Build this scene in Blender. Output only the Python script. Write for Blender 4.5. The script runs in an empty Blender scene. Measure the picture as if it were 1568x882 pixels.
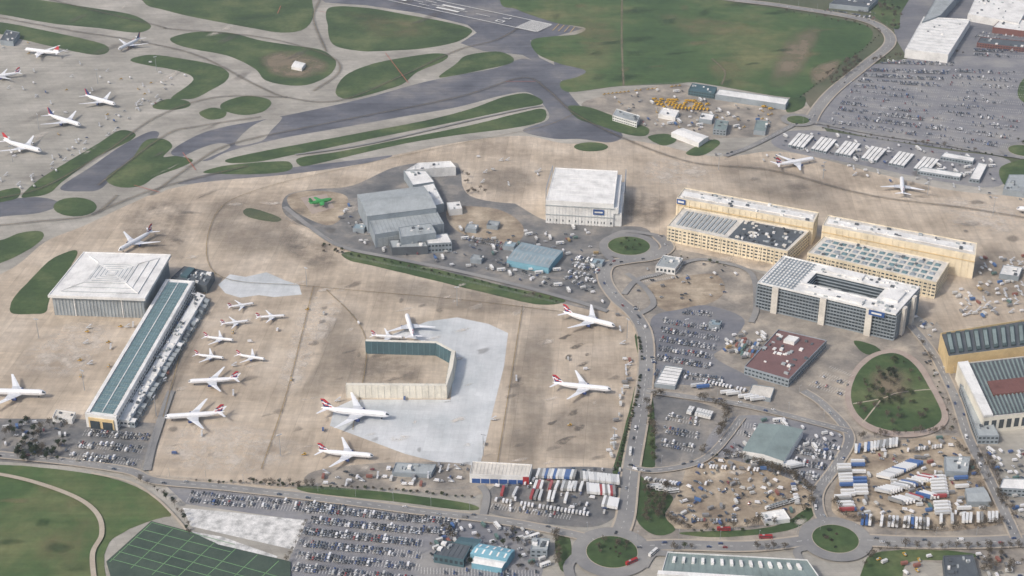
import bpy, math, random
from mathutils import Vector, Matrix, noise
random.seed(7)
R=random
FL=2300.; H=812.; P=math.atan(1204/FL); CP=math.cos(P); SP=math.sin(P)
def G(x,y,z=0.):
    u=x-784; v=y-441
    dy=FL*CP-v*SP; dz=-FL*SP-v*CP
    t=(z-H)/dz
    return Vector((u*t,dy*t))
def pxm(y): return CP*(y+763)/H
COL=bpy.context.scene.collection
# ---------------- materials ----------------
def lin(c):
    c=c/255.
    return c/12.92 if c<=.04045 else ((c+.055)/1.055)**2.4
KE=1.0
def C(r,g,b,k=1.): return (lin(r)/KE*k,lin(g)/KE*k,lin(b)/KE*k,1)
def newmat(name):
    m=bpy.data.materials.new(name); m.use_nodes=True
    nt=m.node_tree; b=nt.nodes['Principled BSDF']; return m,nt,b
def nd(nt,t,**k):
    n=nt.nodes.new('ShaderNode'+t)
    for a,v in k.items(): setattr(n,a,v)
    return n
def noise_n(nt,vec,sc,det=6,rough=.6):
    n=nd(nt,'TexNoise'); n.inputs['Scale'].default_value=sc; n.inputs['Detail'].default_value=det; n.inputs['Roughness'].default_value=rough
    nt.links.new(vec,n.inputs['Vector']); return n.outputs['Fac']
def mrange(nt,s,a,b,c,d):
    n=nd(nt,'MapRange'); 
    for i,v in zip((1,2,3,4),(a,b,c,d)): n.inputs[i].default_value=v
    nt.links.new(s,n.inputs[0]); return n.outputs[0]
def scale(nt,col,f):
    n=nd(nt,'VectorMath',operation='SCALE'); nt.links.new(col,n.inputs[0]); nt.links.new(f,n.inputs['Scale']); return n.outputs[0]
def mulc(nt,a,b):
    n=nd(nt,'VectorMath',operation='MULTIPLY'); nt.links.new(a,n.inputs[0]); nt.links.new(b,n.inputs[1]); return n.outputs[0]
def mapping(nt,vec,rot=0,sc=(1,1,1)):
    n=nd(nt,'Mapping'); n.inputs['Rotation'].default_value=(0,0,rot); n.inputs['Scale'].default_value=sc
    nt.links.new(vec,n.inputs['Vector']); return n.outputs[0]
def surf(name,cols,sc=.02,rough=.85,fine=.12,brick=(),streak=(),rk=.62,pos=(.33,.5,.67)):
    m,nt,b=newmat(name)
    tc=nd(nt,'TexCoord').outputs['Object']
    r=nd(nt,'ValToRGB'); e=r.color_ramp.elements
    e[0].position=pos[0]; e[0].color=cols[0]; e[1].position=pos[2]; e[1].color=cols[-1]
    if len(cols)>2:
        x=e.new(pos[1]); x.color=cols[1]
    nt.links.new(noise_n(nt,tc,sc,7,rk),r.inputs[0]); c=r.outputs[0]
    c=scale(nt,c,mrange(nt,noise_n(nt,tc,sc*11,4,.7),.25,.75,1-fine,1+fine))
    for (w,h,an,mo,ct,md) in brick:
        t=nd(nt,'TexBrick'); t.offset=0; t.squash=1
        nt.links.new(mapping(nt,tc,an),t.inputs['Vector'])
        for k,v in (('Scale',1),('Mortar Size',mo),('Mortar Smooth',.2),('Bias',0),('Brick Width',w),('Row Height',h)): t.inputs[k].default_value=v
        t.inputs['Color1'].default_value=(1+ct,1+ct,1+ct,1); t.inputs['Color2'].default_value=(1-ct,1-ct,1-ct*.9,1); t.inputs['Mortar'].default_value=(md,md,md,1)
        c=mulc(nt,c,t.outputs['Color'])
    for (an,sx,sy,amt) in streak:
        c=scale(nt,c,mrange(nt,noise_n(nt,mapping(nt,tc,an,(sx,sy,1)),1,4,.65),.3,.7,1-amt,1+amt))
    nt.links.new(c,b.inputs['Base Color']); b.inputs['Roughness'].default_value=rough
    b.inputs['Specular IOR Level'].default_value=.25
    return m
AP=math.radians(5)
M={}
M['ground']=surf('ground_field',[C(70,84,60),C(92,97,76),C(118,112,96)],.004)
M['grass']=surf('grass',[C(56,74,48),C(71,90,56),C(100,110,74)],.014,.95,.25,streak=[(.3,.01,.25,.09)])
M['field']=surf('airfield_grass',[C(60,84,52),C(76,98,60),C(114,116,80)],.006,.95,.22,streak=[(.35,.006,.2,.1),(1.2,.01,.05,.07)])
M['taxi']=surf('taxiway_concrete',[C(140,136,128),C(163,159,149),C(182,177,167)],.01,.85,.09,brick=[(7.5,7.5,-.45,.14,.035,.84),(45,22,-.45,.0,.05,1)],streak=[(-.45,.004,.12,.11),(1.1,.02,.15,.05)])
M['apron']=surf('apron_concrete',[C(152,139,123),C(180,166,147),C(205,192,174)],.012,.85,.11,
   brick=[(6,6,AP,.12,.04,.84),(36,75,AP,.3,.07,.86),(18,24,AP,.0,.045,1)],streak=[(AP,.12,.006,.13),(AP,.006,.1,.07),(.6,.03,.03,.08)],pos=(.28,.46,.72))
M['newconc']=surf('new_concrete',[C(182,187,188),C(199,202,202),C(214,216,216)],.02,.8,.06,brick=[(8,8,AP,.14,.03,.87),(32,24,AP,0,.04,1)],streak=[(AP+1,.1,.01,.07)])
M['asph']=surf('asphalt',[C(106,108,114),C(120,121,126),C(136,135,134)],.015,.9,.1,streak=[(-.45,.01,.15,.08)])
M['asphd']=surf('taxiway_asphalt',[C(86,89,97),C(104,106,113),C(130,128,127)],.012,.9,.1,streak=[(-.5,.006,.12,.14)],brick=[(60,25,-.5,0,.07,1)])
M['road']=surf('road_asphalt',[C(124,124,125),C(139,138,136),C(152,150,146)],.02,.9,.08)
M['carpark']=surf('car_park_asphalt',[C(118,119,124),C(135,135,138),C(153,151,148)],.018,.9,.1,streak=[(.3,.02,.25,.07)])
M['yard']=surf('yard_hardstanding',[C(118,114,109),C(149,142,132),C(184,173,157)],.025,.9,.16,brick=[(14,22,.4,0,.06,1)])
M['yardd']=surf('service_yard',[C(94,97,100),C(122,121,119),C(158,151,141)],.022,.9,.15,brick=[(20,13,.25,0,.08,1)])
M['dirt']=surf('bare_earth',[C(126,113,99),C(159,145,126),C(190,176,155)],.03,.95,.18,streak=[(.5,.02,.12,.12),(1.3,.05,.05,.08)])
M['path']=surf('footpath',[C(168,156,140),C(184,174,158)],.05)
M['pink']=surf('block_paving',[C(160,144,134),C(176,163,152)],.05)
M['court']=surf('court_surface',[C(62,76,68),C(78,92,80)],.03)
M['gline']=surf('court_line',[C(110,152,104),C(126,166,116)],.2)
M['wline']=surf('white_marking',[C(205,205,200),C(228,228,224)],.3)
M['yline']=surf('yellow_marking',[C(196,162,86),C(212,182,104)],.3)
M['rline']=surf('red_marking',[C(170,100,84),C(190,116,98)],.3)
def roofm(n,c,k=.06,sc=.06,st=.05,br=()): 
    a=[x for x in c]
    return surf(n,[tuple([v*.8 for v in C(*a)[:3]]+[1]),C(*a),tuple([v*1.1 for v in C(*a)[:3]]+[1])],sc,.7,k,streak=[(.3,.4,.05,st)],brick=br)
M['wht']=roofm('white_sheet_roof',(230,229,225),.06,.06,.07)
M['wht2']=roofm('white_wall',(222,222,219))
M['grey']=roofm('grey_sheet_roof',(164,170,171),.09,.06,.08)
M['grey2']=roofm('grey_wall',(144,153,159),.09)
M['dgrey']=roofm('dark_grey_roof',(92,98,103),.12)
M['black']=roofm('bitumen_roof',(58,62,66))
M['cream']=roofm('cream_wall',(224,212,186))
M['creamr']=roofm('pale_roof',(212,207,197),.1,.06,.1)
M['teal']=roofm('teal_glazing',(106,132,137),.15,.2)
M['teald']=roofm('dark_teal_wall',(78,103,110),.1)
M['green']=roofm('grey_green_roof',(130,144,142))
M['dgreen']=roofm('dark_grey_green_roof',(78,92,92),.12)
M['brown']=roofm('brown_roof',(120,93,91),.12)
M['redr']=roofm('red_roof',(120,84,78),.12)
M['penw']=roofm('pen_wall_cream',(222,217,203))
M['yell']=roofm('yellow_wall',(214,190,144))
M['tarp']=surf('white_chippings',[C(160,160,157),C(206,205,201),C(234,232,228)],.12,.8,.3)
M['blue']=roofm('blue_panel',(56,88,144))
M['skyb']=roofm('light_blue_panel',(122,168,184))
M['blueg']=roofm('blue_grey_roof',(140,158,166))
M['red']=roofm('red_panel',(164,50,52))
M['orange']=roofm('yellow_paint',(216,170,56))
M['lgreen']=roofm('green_paint',(70,156,88))
def plain(name,c,rough=.5,met=0,spec=.5):
    m,nt,b=newmat(name)
    tc=nd(nt,'TexCoord').outputs['Object']
    r=nd(nt,'ValToRGB'); e=r.color_ramp.elements; e[0].color=tuple([v*.85 for v in c[:3]]+[1]); e[1].color=tuple([min(1,v*1.08) for v in c[:3]]+[1])
    nt.links.new(noise_n(nt,tc,.3,3),r.inputs[0]); nt.links.new(r.outputs[0],b.inputs['Base Color'])
    b.inputs['Roughness'].default_value=rough; b.inputs['Metallic'].default_value=met; b.inputs['Specular IOR Level'].default_value=spec
    return m
M['glass']=plain('window_glass',(.04,.055,.065,1),.2,0,.8)
M['tyre']=plain('tyre',(.02,.02,.02,1),.9)
M['air']=plain('aircraft_white',(.86,.87,.88,1),.3)
M['airg']=plain('aircraft_grey',(.62,.64,.67,1),.4)
M['navy']=plain('navy_paint',(.02,.045,.16,1),.3)
M['ared']=plain('aircraft_red',(.52,.035,.045,1),.3)
M['steel']=plain('galvanised_steel',(.4,.42,.44,1),.5,.3)
M['pole']=M['steel']
def rnd_paint(name,cs):
    m,nt,b=newmat(name)
    o=nd(nt,'ObjectInfo'); r=nd(nt,'ValToRGB'); r.color_ramp.interpolation='CONSTANT'; e=r.color_ramp.elements
    tot=sum(w for _,w in cs); acc=0
    for i,(c,w) in enumerate(cs):
        if i<2: el=e[i]; el.position=acc/tot
        else: el=e.new(acc/tot)
        el.color=(c[0],c[1],c[2],1); acc+=w
    nt.links.new(o.outputs['Random'],r.inputs[0]); nt.links.new(r.outputs[0],b.inputs['Base Color']); b.inputs['Roughness'].default_value=.35
    return m
M['carp']=rnd_paint('car_paint',[((.64,.64,.64),3),((.36,.38,.4),3),((.13,.14,.16),3.5),((.03,.032,.038),4),((.05,.08,.19),2.2),((.27,.05,.05),.9),((.08,.11,.16),1.8),((.26,.25,.22),.6)])
M['vanp']=rnd_paint('van_paint',[((.75,.75,.75),8),((.5,.5,.48),2.6),((.08,.13,.28),.8),((.2,.2,.2),1)])
M['boxp']=rnd_paint('trailer_paint',[((.77,.77,.75),7.5),((.56,.57,.57),2.6),((.07,.15,.36),1.6),((.36,.07,.07),.9),((.26,.26,.25),.9)])
M['contp']=rnd_paint('container_paint',[((.6,.6,.58),3.2),((.08,.16,.34),1.5),((.28,.12,.09),.9),((.12,.19,.17),1),((.38,.28,.14),.6),((.25,.25,.25),3)])
M['bark']=plain('bark',(.14,.115,.09,1),.9)
def leaf(name,cs):
    m,nt,b=newmat(name); tc=nd(nt,'TexCoord').outputs['Object']
    r=nd(nt,'ValToRGB'); e=r.color_ramp.elements; e[0].position=.35;e[1].position=.65; e[0].color=cs[0]; e[1].color=cs[1]
    nt.links.new(noise_n(nt,tc,.6,3),r.inputs[0]); nt.links.new(r.outputs[0],b.inputs['Base Color']); b.inputs['Roughness'].default_value=.9; b.inputs['Specular IOR Level'].default_value=.1
    return m
M['leafb']=leaf('twig_foliage',[(.06,.053,.038,1),(.15,.125,.095,1)])
M['leafg']=leaf('green_foliage',[(.032,.046,.022,1),(.085,.105,.048,1)])
M['leafd']=leaf('evergreen_foliage',[(.02,.034,.02,1),(.05,.068,.038,1)])
def stain(name,c,s,sc=.03,lo=.35,hi=.6):
    m,nt,b=newmat(name)
    tc=nd(nt,'TexCoord').outputs['Object']
    a=nd(nt,'Attribute',attribute_name='soft'); 
    n=mrange(nt,noise_n(nt,tc,sc,6,.7),lo,hi,0,1)
    mu=nd(nt,'Math',operation='MULTIPLY'); nt.links.new(a.outputs['Fac'],mu.inputs[0]); nt.links.new(n,mu.inputs[1])
    m2=nd(nt,'Math',operation='MULTIPLY'); nt.links.new(mu.outputs[0],m2.inputs[0]); m2.inputs[1].default_value=s
    nt.links.new(m2.outputs[0],b.inputs['Alpha']); b.inputs['Base Color'].default_value=c; b.inputs['Roughness'].default_value=.9
    return m
M['s_dark']=stain('oil_and_dark_patch',C(118,110,101),.45)
M['s_dark2']=stain('dark_wear',C(114,108,101),.38,.02,.2,.6)
M['s_light']=stain('pale_wear',C(222,213,200),.6,.05,.4,.62)
M['s_tyre']=stain('tyre_mark',C(86,84,83),.45,.05,.1,.5)
M['s_dry']=stain('dry_grass_patch',C(140,130,96),.5,.02,.35,.65)
M['s_lush']=stain('lush_grass_patch',C(54,78,46),.6,.03,.3,.65)
M['s_wet']=stain('wet_patch',C(108,101,92),.7,.08,.34,.54)
M['s_brown']=stain('earth_patch',C(142,128,108),.75,.02,.25,.55)
# ---------------- mesh builder ----------------
class MB:
    def __init__(s): s.v=[];s.f=[];s.m=[];s.mats=[];s.a=[]
    def mi(s,k):
        if k not in s.mats: s.mats.append(k)
        return s.mats.index(k)
    def face(s,pts,k):
        b=len(s.v); s.v+= [tuple(p) for p in pts]; s.f.append(tuple(range(b,b+len(pts)))); s.m.append(s.mi(k))
    def prism(s,poly,z0,z1,kw,kr,bottom=False):
        ar=sum(poly[i][0]*poly[(i+1)%len(poly)][1]-poly[(i+1)%len(poly)][0]*poly[i][1] for i in range(len(poly)))
        if ar<0: poly=poly[::-1]
        n=len(poly)
        for i in range(n):
            a=poly[i];b=poly[(i+1)%n]
            s.face([(a[0],a[1],z0),(b[0],b[1],z0),(b[0],b[1],z1),(a[0],a[1],z1)],kw)
        s.face([(p[0],p[1],z1) for p in poly],kr)
        if bottom: s.face([(p[0],p[1],z0) for p in poly[::-1]],kw)
    def box(s,x0,x1,y0,y1,z0,z1,k,kr=None):
        s.prism([(x0,y0),(x1,y0),(x1,y1),(x0,y1)],z0,z1,k,kr or k,True)
    def hull8(s,p,k,kt=None):
        for q in ((0,1,5,4),(1,2,6,5),(2,3,7,6),(3,0,4,7)): s.face([p[i] for i in q],k)
        s.face([p[i] for i in (4,5,6,7)],kt or k); s.face([p[i] for i in (3,2,1,0)],k)
    def beam(s,a,b,w,k,n=5,w2=None):
        a=Vector(a);b=Vector(b); d=(b-a).normalized(); u=d.orthogonal().normalized(); v=d.cross(u); w2=w if w2 is None else w2
        ra=[a+(u*math.cos(t)+v*math.sin(t))*w for t in [2*math.pi*i/n for i in range(n)]]
        rb=[b+(u*math.cos(t)+v*math.sin(t))*w2 for t in [2*math.pi*i/n for i in range(n)]]
        for i in range(n): s.face([ra[i],ra[(i+1)%n],rb[(i+1)%n],rb[i]],k)
        s.face(rb,k); s.face(ra[::-1],k)
    def mesh(s,name):
        me=bpy.data.meshes.new(name); me.from_pydata(s.v,[],s.f)
        for k in s.mats: me.materials.append(M[k])
        me.polygons.foreach_set('material_index',s.m)
        if s.a:
            at=me.attributes.new('soft','FLOAT','POINT'); at.data.foreach_set('value',s.a)
        me.update(); return me
    def obj(s,name,loc=None):
        o=bpy.data.objects.new(name,s.mesh(name)); COL.objects.link(o)
        if loc: o.location=loc
        return o
def inst(name,me,x,y,z,rot,sc=1.):
    o=bpy.data.objects.new(name,me); o.location=(x,y,z); o.rotation_euler=(0,0,rot)
    o.scale=(sc,sc,sc) if not isinstance(sc,tuple) else sc
    COL.objects.link(o); return o
# ---------------- sheets ----------------
ZC=[.02]
def nz(): ZC[0]+=.004; return ZC[0]
def cat(pts,n=5,closed=True):
    out=[];N=len(pts)
    rng=range(N) if closed else range(N-1)
    for i in rng:
        if closed: p0,p1,p2,p3=[pts[(i+k)%N] for k in (-1,0,1,2)]
        else: p0,p1,p2,p3=pts[max(i-1,0)],pts[i],pts[i+1],pts[min(i+2,N-1)]
        for k in range(n):
            t=k/n
            out.append(0.5*((2*p1)+(p2-p0)*t+(2*p0-5*p1+4*p2-p3)*t*t+(3*p1-p0-3*p2+p3)*t**3))
    if not closed: out.append(pts[-1])
    return out
def sheet(name,px,mat,smooth=True,jit=0.):
    w=[G(*p) for p in px]
    if smooth: w=cat(w,6)
    if jit: w=[p+Vector((R.uniform(-jit,jit),R.uniform(-jit,jit))) for p in w]
    z=nz(); mb=MB(); mb.face([(p.x,p.y,z) for p in w],mat)
    if sum(w[i].x*w[(i+1)%len(w)].y-w[(i+1)%len(w)].x*w[i].y for i in range(len(w)))<0:
        mb.f[0]=mb.f[0][::-1]
    return mb.obj(name)
def offs(w,d):
    out=[]
    for i,p in enumerate(w):
        a=w[max(i-1,0)];b=w[min(i+1,len(w)-1)]; t=(b-a).normalized(); out.append(p+Vector((-t.y,t.x))*d)
    return out
def ribbon(name,px,width,mat,mb=None,z=None,soft=False,n=8,world=False,dash=None,off=0):
    w=px if world else cat([G(*p) for p in px],n,False)
    own=mb is None
    if own: mb=MB()
    if z is None: z=nz()
    L=offs(w,off+width/2); Rr=offs(w,off-width/2); Cn=offs(w,off)
    if dash:
        acc=0
        for i in range(len(w)-1):
            a,b=Cn[i],Cn[i+1]; l=(b-a).length; t=(b-a).normalized() if l>0 else Vector((1,0)); nn=Vector((-t.y,t.x))*width/2
            s=(-acc)%(dash[0]+dash[1])
            while s<l:
                p=a+t*s; q=a+t*min(s+dash[0],l)
                mb.face([(p.x-nn.x,p.y-nn.y,z),(q.x-nn.x,q.y-nn.y,z),(q.x+nn.x,q.y+nn.y,z),(p.x+nn.x,p.y+nn.y,z)],mat); s+=dash[0]+dash[1]
            acc+=l
    else:
        for i in range(len(w)-1):
            if soft:
                mb.face([(Rr[i].x,Rr[i].y,z),(Rr[i+1].x,Rr[i+1].y,z),(Cn[i+1].x,Cn[i+1].y,z),(Cn[i].x,Cn[i].y,z)],mat); mb.a+=[0,0,1,1]
                mb.face([(Cn[i].x,Cn[i].y,z),(Cn[i+1].x,Cn[i+1].y,z),(L[i+1].x,L[i+1].y,z),(L[i].x,L[i].y,z)],mat); mb.a+=[1,1,0,0]
            else: mb.face([(Rr[i].x,Rr[i].y,z),(Rr[i+1].x,Rr[i+1].y,z),(L[i+1].x,L[i+1].y,z),(L[i].x,L[i].y,z)],mat)
    if own: return mb.obj(name)
def soft(px,mat,inner=.65,name='ground_stain_and_tone'):
    w=cat([G(*p) for p in px],4); c=sum(w,Vector((0,0)))/len(w); z=nz(); mb=MB(); N=len(w)
    i_=[c+(p-c)*inner for p in w]
    for k in range(N):
        a,b=w[k],w[(k+1)%N]; e,f=i_[k],i_[(k+1)%N]
        mb.face([(a.x,a.y,z),(b.x,b.y,z),(f.x,f.y,z),(e.x,e.y,z)],mat); mb.a+=[0,0,1,1]
        mb.face([(e.x,e.y,z),(f.x,f.y,z),(c.x,c.y,z)],mat); mb.a+=[1,1,1]
    return mb.obj(name)
BL=[]
def blob(cx,cy,a,b,mat,sk=0,inner=.5,name='ground_stain_and_tone'):
    # keep small stains from piling up on one another
    p=G(cx,cy); r=a/pxm(cy)
    for q,s in BL:
        if (p-q).length<(r+s)*.7: return
    BL.append((p,r))
    soft([(cx+a*R.uniform(.6,1.2)*math.cos(t),cy+b*R.uniform(.6,1.2)*math.sin(t)-sk*a*math.cos(t)) for t in [k*.785 for k in range(8)]],mat,inner,name)
def ell(cx,cy,rx,ry,n=12): return [(cx+rx*math.cos(2*math.pi*i/n),cy+ry*math.sin(2*math.pi*i/n)) for i in range(n)]
mb=MB(); S=40000; mb.face([(-S,-S,0),(S,-S,0),(S,S,0),(-S,S,0)],'ground'); mb.obj('ground')
sheet('taxiway_pavement',[(-250,-60),(700,-70),(1000,-60),(1120,60),(1230,150),(1300,250),(1700,300),(1750,960),(900,990),(200,990),(-250,960)],'taxi',False)
sheet('apron_pavement',[(250,292),(350,272),(450,264),(600,238),(700,218),(800,208),(870,220),(950,214),(1010,222),(1100,240),(1200,232),(1330,262),(1450,290),(1568,302),(1750,320),(1750,560),(1480,520),(1400,480),(1340,450),(1000,390),(990,450),(985,520),(975,600),(945,722),(720,745),(440,748),(300,738),(228,726),(240,655),(120,645),(-100,650),(-100,478),(20,410),(70,370),(130,345),(200,312)],'apron')
sheet('runway_pavement',[(420,-60),(498,4),(560,8),(640,20),(716,38),(730,50),(705,66),(740,78),(800,84),(826,98),(858,122),(874,112),(826,88),(812,62),(850,56),(892,44),(860,36),(820,22),(780,8),(752,-60)],'asphd',False)
sheet('taxiway_surface',[(262,232),(300,208),(340,195),(410,182),(480,168),(560,150),(640,128),(700,115),(760,104),(800,90),(832,100),(858,122),(876,148),(900,172),(952,204),(935,218),(890,213),(845,212),(800,200),(838,184),(836,166),(810,142),(770,146),(700,164),(620,178),(520,196),(430,212),(350,232),(318,246),(282,243)],'asphd')
sheet('taxiway_surface',[(92,288),(140,255),(185,224),(228,202),(244,205),(226,226),(180,262),(156,288),(130,293)],'asphd')
sheet('taxiway_surface',[(-80,312),(0,306),(60,302),(92,312),(60,326),(0,332),(-80,345)],'asphd')
sheet('taxiway_surface',[(272,282),(330,264),(400,262),(450,256),(520,248),(600,238),(560,250),(450,266),(350,275)],'asphd')
sheet('taxiway_surface',[(845,64),(865,58),(860,90),(900,108),(880,125),(855,118)],'asphd')
sheet('taxiway_surface',[(598,120),(640,104),(668,92),(714,80),(722,84),(690,106),(655,124),(620,132)],'taxi',False)
sheet('taxiway_surface',[(360,222),(382,196),(410,182),(432,180),(415,200),(400,216)],'taxi')
sheet('taxiway_surface',[(200,292),(280,240),(330,220),(352,226),(300,252),(245,296)],'taxi')
sheet('new_concrete_pavement',[(655,492),(700,486),(748,496),(778,510),(772,560),(757,620),(735,713),(690,713),(620,695),(505,652),(512,625),(540,612),(690,612),(698,540),(640,520),(600,512)],'newconc',False)
sheet('new_concrete_pavement',[(352,420),(376,424),(408,417),(438,430),(458,436),(462,451),(420,455),(396,452),(368,456),(345,449),(334,436)],'newconc',False)
sheet('compound_yard',[(438,300),(480,290),(540,284),(612,254),(700,250),(712,290),(780,308),(838,338),(920,346),(990,350),(995,385),(940,405),(930,472),(860,464),(780,442),(640,410),(540,386),(500,362),(438,330)],'yardd')
sheet('compound_yard',[(690,318),(760,320),(800,345),(790,372),(730,366),(690,345)],'dirt')
sheet('compound_yard',[(442,300),(480,292),(530,300),(525,330),(500,345),(450,322)],'dirt')
sheet('service_road_pavement',[(700,222),(780,214),(836,220),(840,258),(838,300),(800,312),(720,300),(705,260)],'apron')
sheet('fuel_yard',[(890,160),(960,140),(1040,128),(1100,150),(1200,160),(1240,165),(1190,205),(1100,212),(1040,218),(960,192)],'yard')
sheet('car_park',[(1240,190),(1275,130),(1330,100),(1400,88),(1480,84),(1568,78),(1750,78),(1750,215),(1590,222),(1545,240),(1440,226),(1340,212)],'carpark',False)
sheet('industrial_yard',[(1360,0),(1400,-40),(1750,-40),(1750,80),(1480,86),(1390,90),(1372,60)],'asph',False)
sheet('cabin_yard',[(1190,205),(1250,200),(1350,214),(1450,230),(1545,245),(1530,285),(1440,278),(1330,255),(1195,228)],'carpark')
sheet('office_grounds',[(940,395),(1010,380),(1100,395),(1170,420),(1400,500),(1440,500),(1500,650),(1560,790),(1640,880),(1250,840),(1000,835),(960,800),(975,650),(990,560),(985,500),(945,455)],'yard')
sheet('construction_ground',[(990,440),(1040,425),(1095,420),(1110,445),(1085,465),(1020,476)],'dirt')
sheet('car_park',[(1000,485),(1040,474),(1085,468),(1140,490),(1112,530),(1095,548),(1160,585),(1120,592),(1002,580),(996,520)],'asph')
sheet('car_park',[(248,738),(460,758),(640,778),(720,790),(812,812),(835,860),(800,990),(430,990),(440,862),(470,798),(285,772)],'carpark',False)
sheet('car_park',[(-100,640),(120,642),(238,648),(228,690),(212,724),(140,716),(-100,700)],'yardd',False)
sheet('apron_edge_yard',[(480,722),(600,708),(720,712),(745,742),(720,760),(600,750),(480,748)],'yard')
sheet('lorry_park',[(752,748),(820,718),(950,720),(952,762),(935,797),(880,807),(745,784)],'yardd')
sheet('car_park',[(998,612),(1040,610),(1112,634),(1092,682),(1060,712),(1002,710)],'yardd')
sheet('car_park',[(1112,642),(1200,640),(1292,668),(1288,720),(1240,745),(1086,702)],'carpark')
sheet('scrap_yard',[(1060,705),(1110,702),(1180,722),(1232,746),(1243,775),(1180,802),(1040,810),(1018,792),(1040,750)],'dirt')
sheet('lorry_park',[(1275,762),(1308,682),(1380,674),(1462,668),(1500,700),(1545,782),(1532,802),(1440,814),(1350,804),(1285,792)],'dirt')
sheet('training_pad',[(460,303),(500,297),(512,318),(478,328)],'pink',False)
sheet('chippings_bed',[(280,778),(360,785),(470,797),(450,842),(370,824),(292,806)],'tarp',False)
sheet('chippings_bed',[(294,814),(340,822),(425,852),(420,864),(300,828)],'tarp',False)
GR=[
([(-80,-25),(10,-8),(75,2),(140,12),(200,22),(228,36),(228,45),(205,50),(150,43),(80,36),(0,22),(-80,10)],'g'),
([(215,-40),(220,3),(250,15),(300,27),(380,42),(430,50),(465,45),(480,25),(478,0),(475,-40)],'g'),
([(-60,30),(0,34),(60,45),(130,60),(163,70),(165,80),(145,84),(100,76),(40,62),(0,52),(-60,40)],'g'),
([(262,58),(300,49),(350,50),(400,62),(450,70),(490,76),(512,90),(513,104),(500,118),(470,130),(435,130),(405,122),(390,105),(350,86),(300,76),(270,68)],'g'),
([(200,91),(230,84),(280,90),(330,100),(350,112),(345,125),(325,137),(300,150),(280,152),(262,150),(296,122),(270,108),(215,98)],'g'),
([(235,161),(255,152),(285,154),(291,162),(270,168),(240,167)],'g'),
([(342,157),(375,147),(408,151),(415,160),(400,172),(370,176),(340,168)],'g'),
([(305,173),(325,165),(346,170),(342,180),(320,183)],'g'),
([(504,12),(560,12),(620,22),(680,33),(715,42),(722,50),(700,64),(650,74),(590,78),(550,78),(510,68),(502,40)],'g'),
([(530,115),(570,98),(620,88),(662,82),(685,84),(678,94),(640,110),(618,128),(590,138),(545,150),(522,150),(514,138)],'g'),
([(715,85),(760,79),(784,87),(782,97),(740,107),(700,115),(672,118),(698,98)],'g'),
([(348,244),(400,232),(470,219),(560,202),(650,185),(720,167),(770,149),(805,143),(828,152),(828,160),(790,167),(700,186),(600,206),(500,227),(455,236),(400,247),(355,250)],'g'),
([(458,242),(520,232),(620,212),(720,192),(800,172),(832,167),(836,180),(825,188),(780,197),(700,207),(620,220),(540,238),(480,252),(460,254)],'g'),
([(312,263),(350,253),(430,247),(447,252),(440,262),(390,267),(330,266)],'g'),
([(163,272),(200,245),(222,216),(250,213),(264,224),(250,240),(270,239),(295,245),(280,255),(240,270),(215,285),(180,286)],'g'),
([(33,300),(60,275),(100,250),(150,220),(183,200),(206,204),(200,215),(150,240),(100,275),(75,296),(45,302)],'g'),
([(-40,304),(10,290),(30,289),(27,303),(0,310),(-40,318)],'g'),
(ell(115,317,33,14.5),'g'),
([(-60,374),(0,368),(30,357),(60,354),(67,362),(55,375),(30,390),(0,403),(-60,420)],'g'),
([(15,476),(22,455),(50,425),(75,400),(100,387),(118,384),(112,402),(85,440),(75,460),(70,478),(50,481),(25,481)],'g'),
([(870,163),(900,164),(930,174),(955,184),(992,196),(988,208),(960,206),(920,193),(885,182)],'g'),
(ell(905,225,26,7),'g'),
([(992,210),(1020,205),(1036,215),(1015,223)],'g'),([(1050,234),(1090,214),(1102,221),(1076,238)],'g'),
([(524,388),(560,386),(620,401),(700,420),(780,440),(850,454),(864,463),(820,466),(740,448),(650,426),(570,407),(535,399)],'g'),
([(372,325),(385,319),(428,333),(422,340),(385,334)],'g'),
([(972,515),(978,560),(968,610),(950,680),(938,722),(949,722),(964,680),(980,615),(987,560),(982,515)],'g'),
([(-100,712),(0,712),(60,716),(140,726),(200,742),(240,765),(262,788),(240,795),(190,815),(160,850),(150,990),(-100,990)],'f'),
([(975,728),(1000,745),(1030,762),(1018,790),(1034,812),(1005,820),(978,802),(970,770)],'g'),
([(1320,900),(1325,860),(1345,846),(1400,842),(1460,844),(1500,852),(1450,858),(1390,862),(1375,900)],'g'),
([(1040,816),(1150,811),(1200,801),(1238,778),(1245,790),(1205,813),(1100,823)],'g'),
([(1308,522),(1340,530),(1350,543),(1322,541)],'g'),
([(1345,30),(1330,10),(1360,-20),(1400,-20),(1380,20),(1375,45)],'g'),
([(1210,150),(1232,148),(1230,165),(1205,172)],'g'),
([(985,610),(1000,612),(1003,700),(1000,716),(980,712)],'g'),
([(850,826),(872,824),(874,870),(858,872)],'g'),
([(470,744),(600,755),(720,772),(718,782),(600,768),(470,754)],'g'),
([(1530,262),(1545,250),(1600,240),(1640,262),(1568,285),(1540,285)],'g'),
([(1560,150),(1568,120),(1600,120),(1600,170)],'g'),
]
for px,k in GR: sheet('grass_verge',px,'grass' if k=='g' else 'field',True,.3)
BIG=[(775,-90),(765,-2),(790,14),(830,29),(860,37),(896,43),(882,53),(845,56),(814,62),(822,82),(855,97),(896,108),(884,118),(858,126),(872,141),(950,132),(1030,129),(1060,126),(1095,131),(1205,149),(1235,141),(1275,108),(1320,76),(1336,56),(1330,42),(1300,32),(1200,15),(1080,-10),(1000,-90)]
sheet('airfield_grass',BIG,'field',True,.3)
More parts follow.
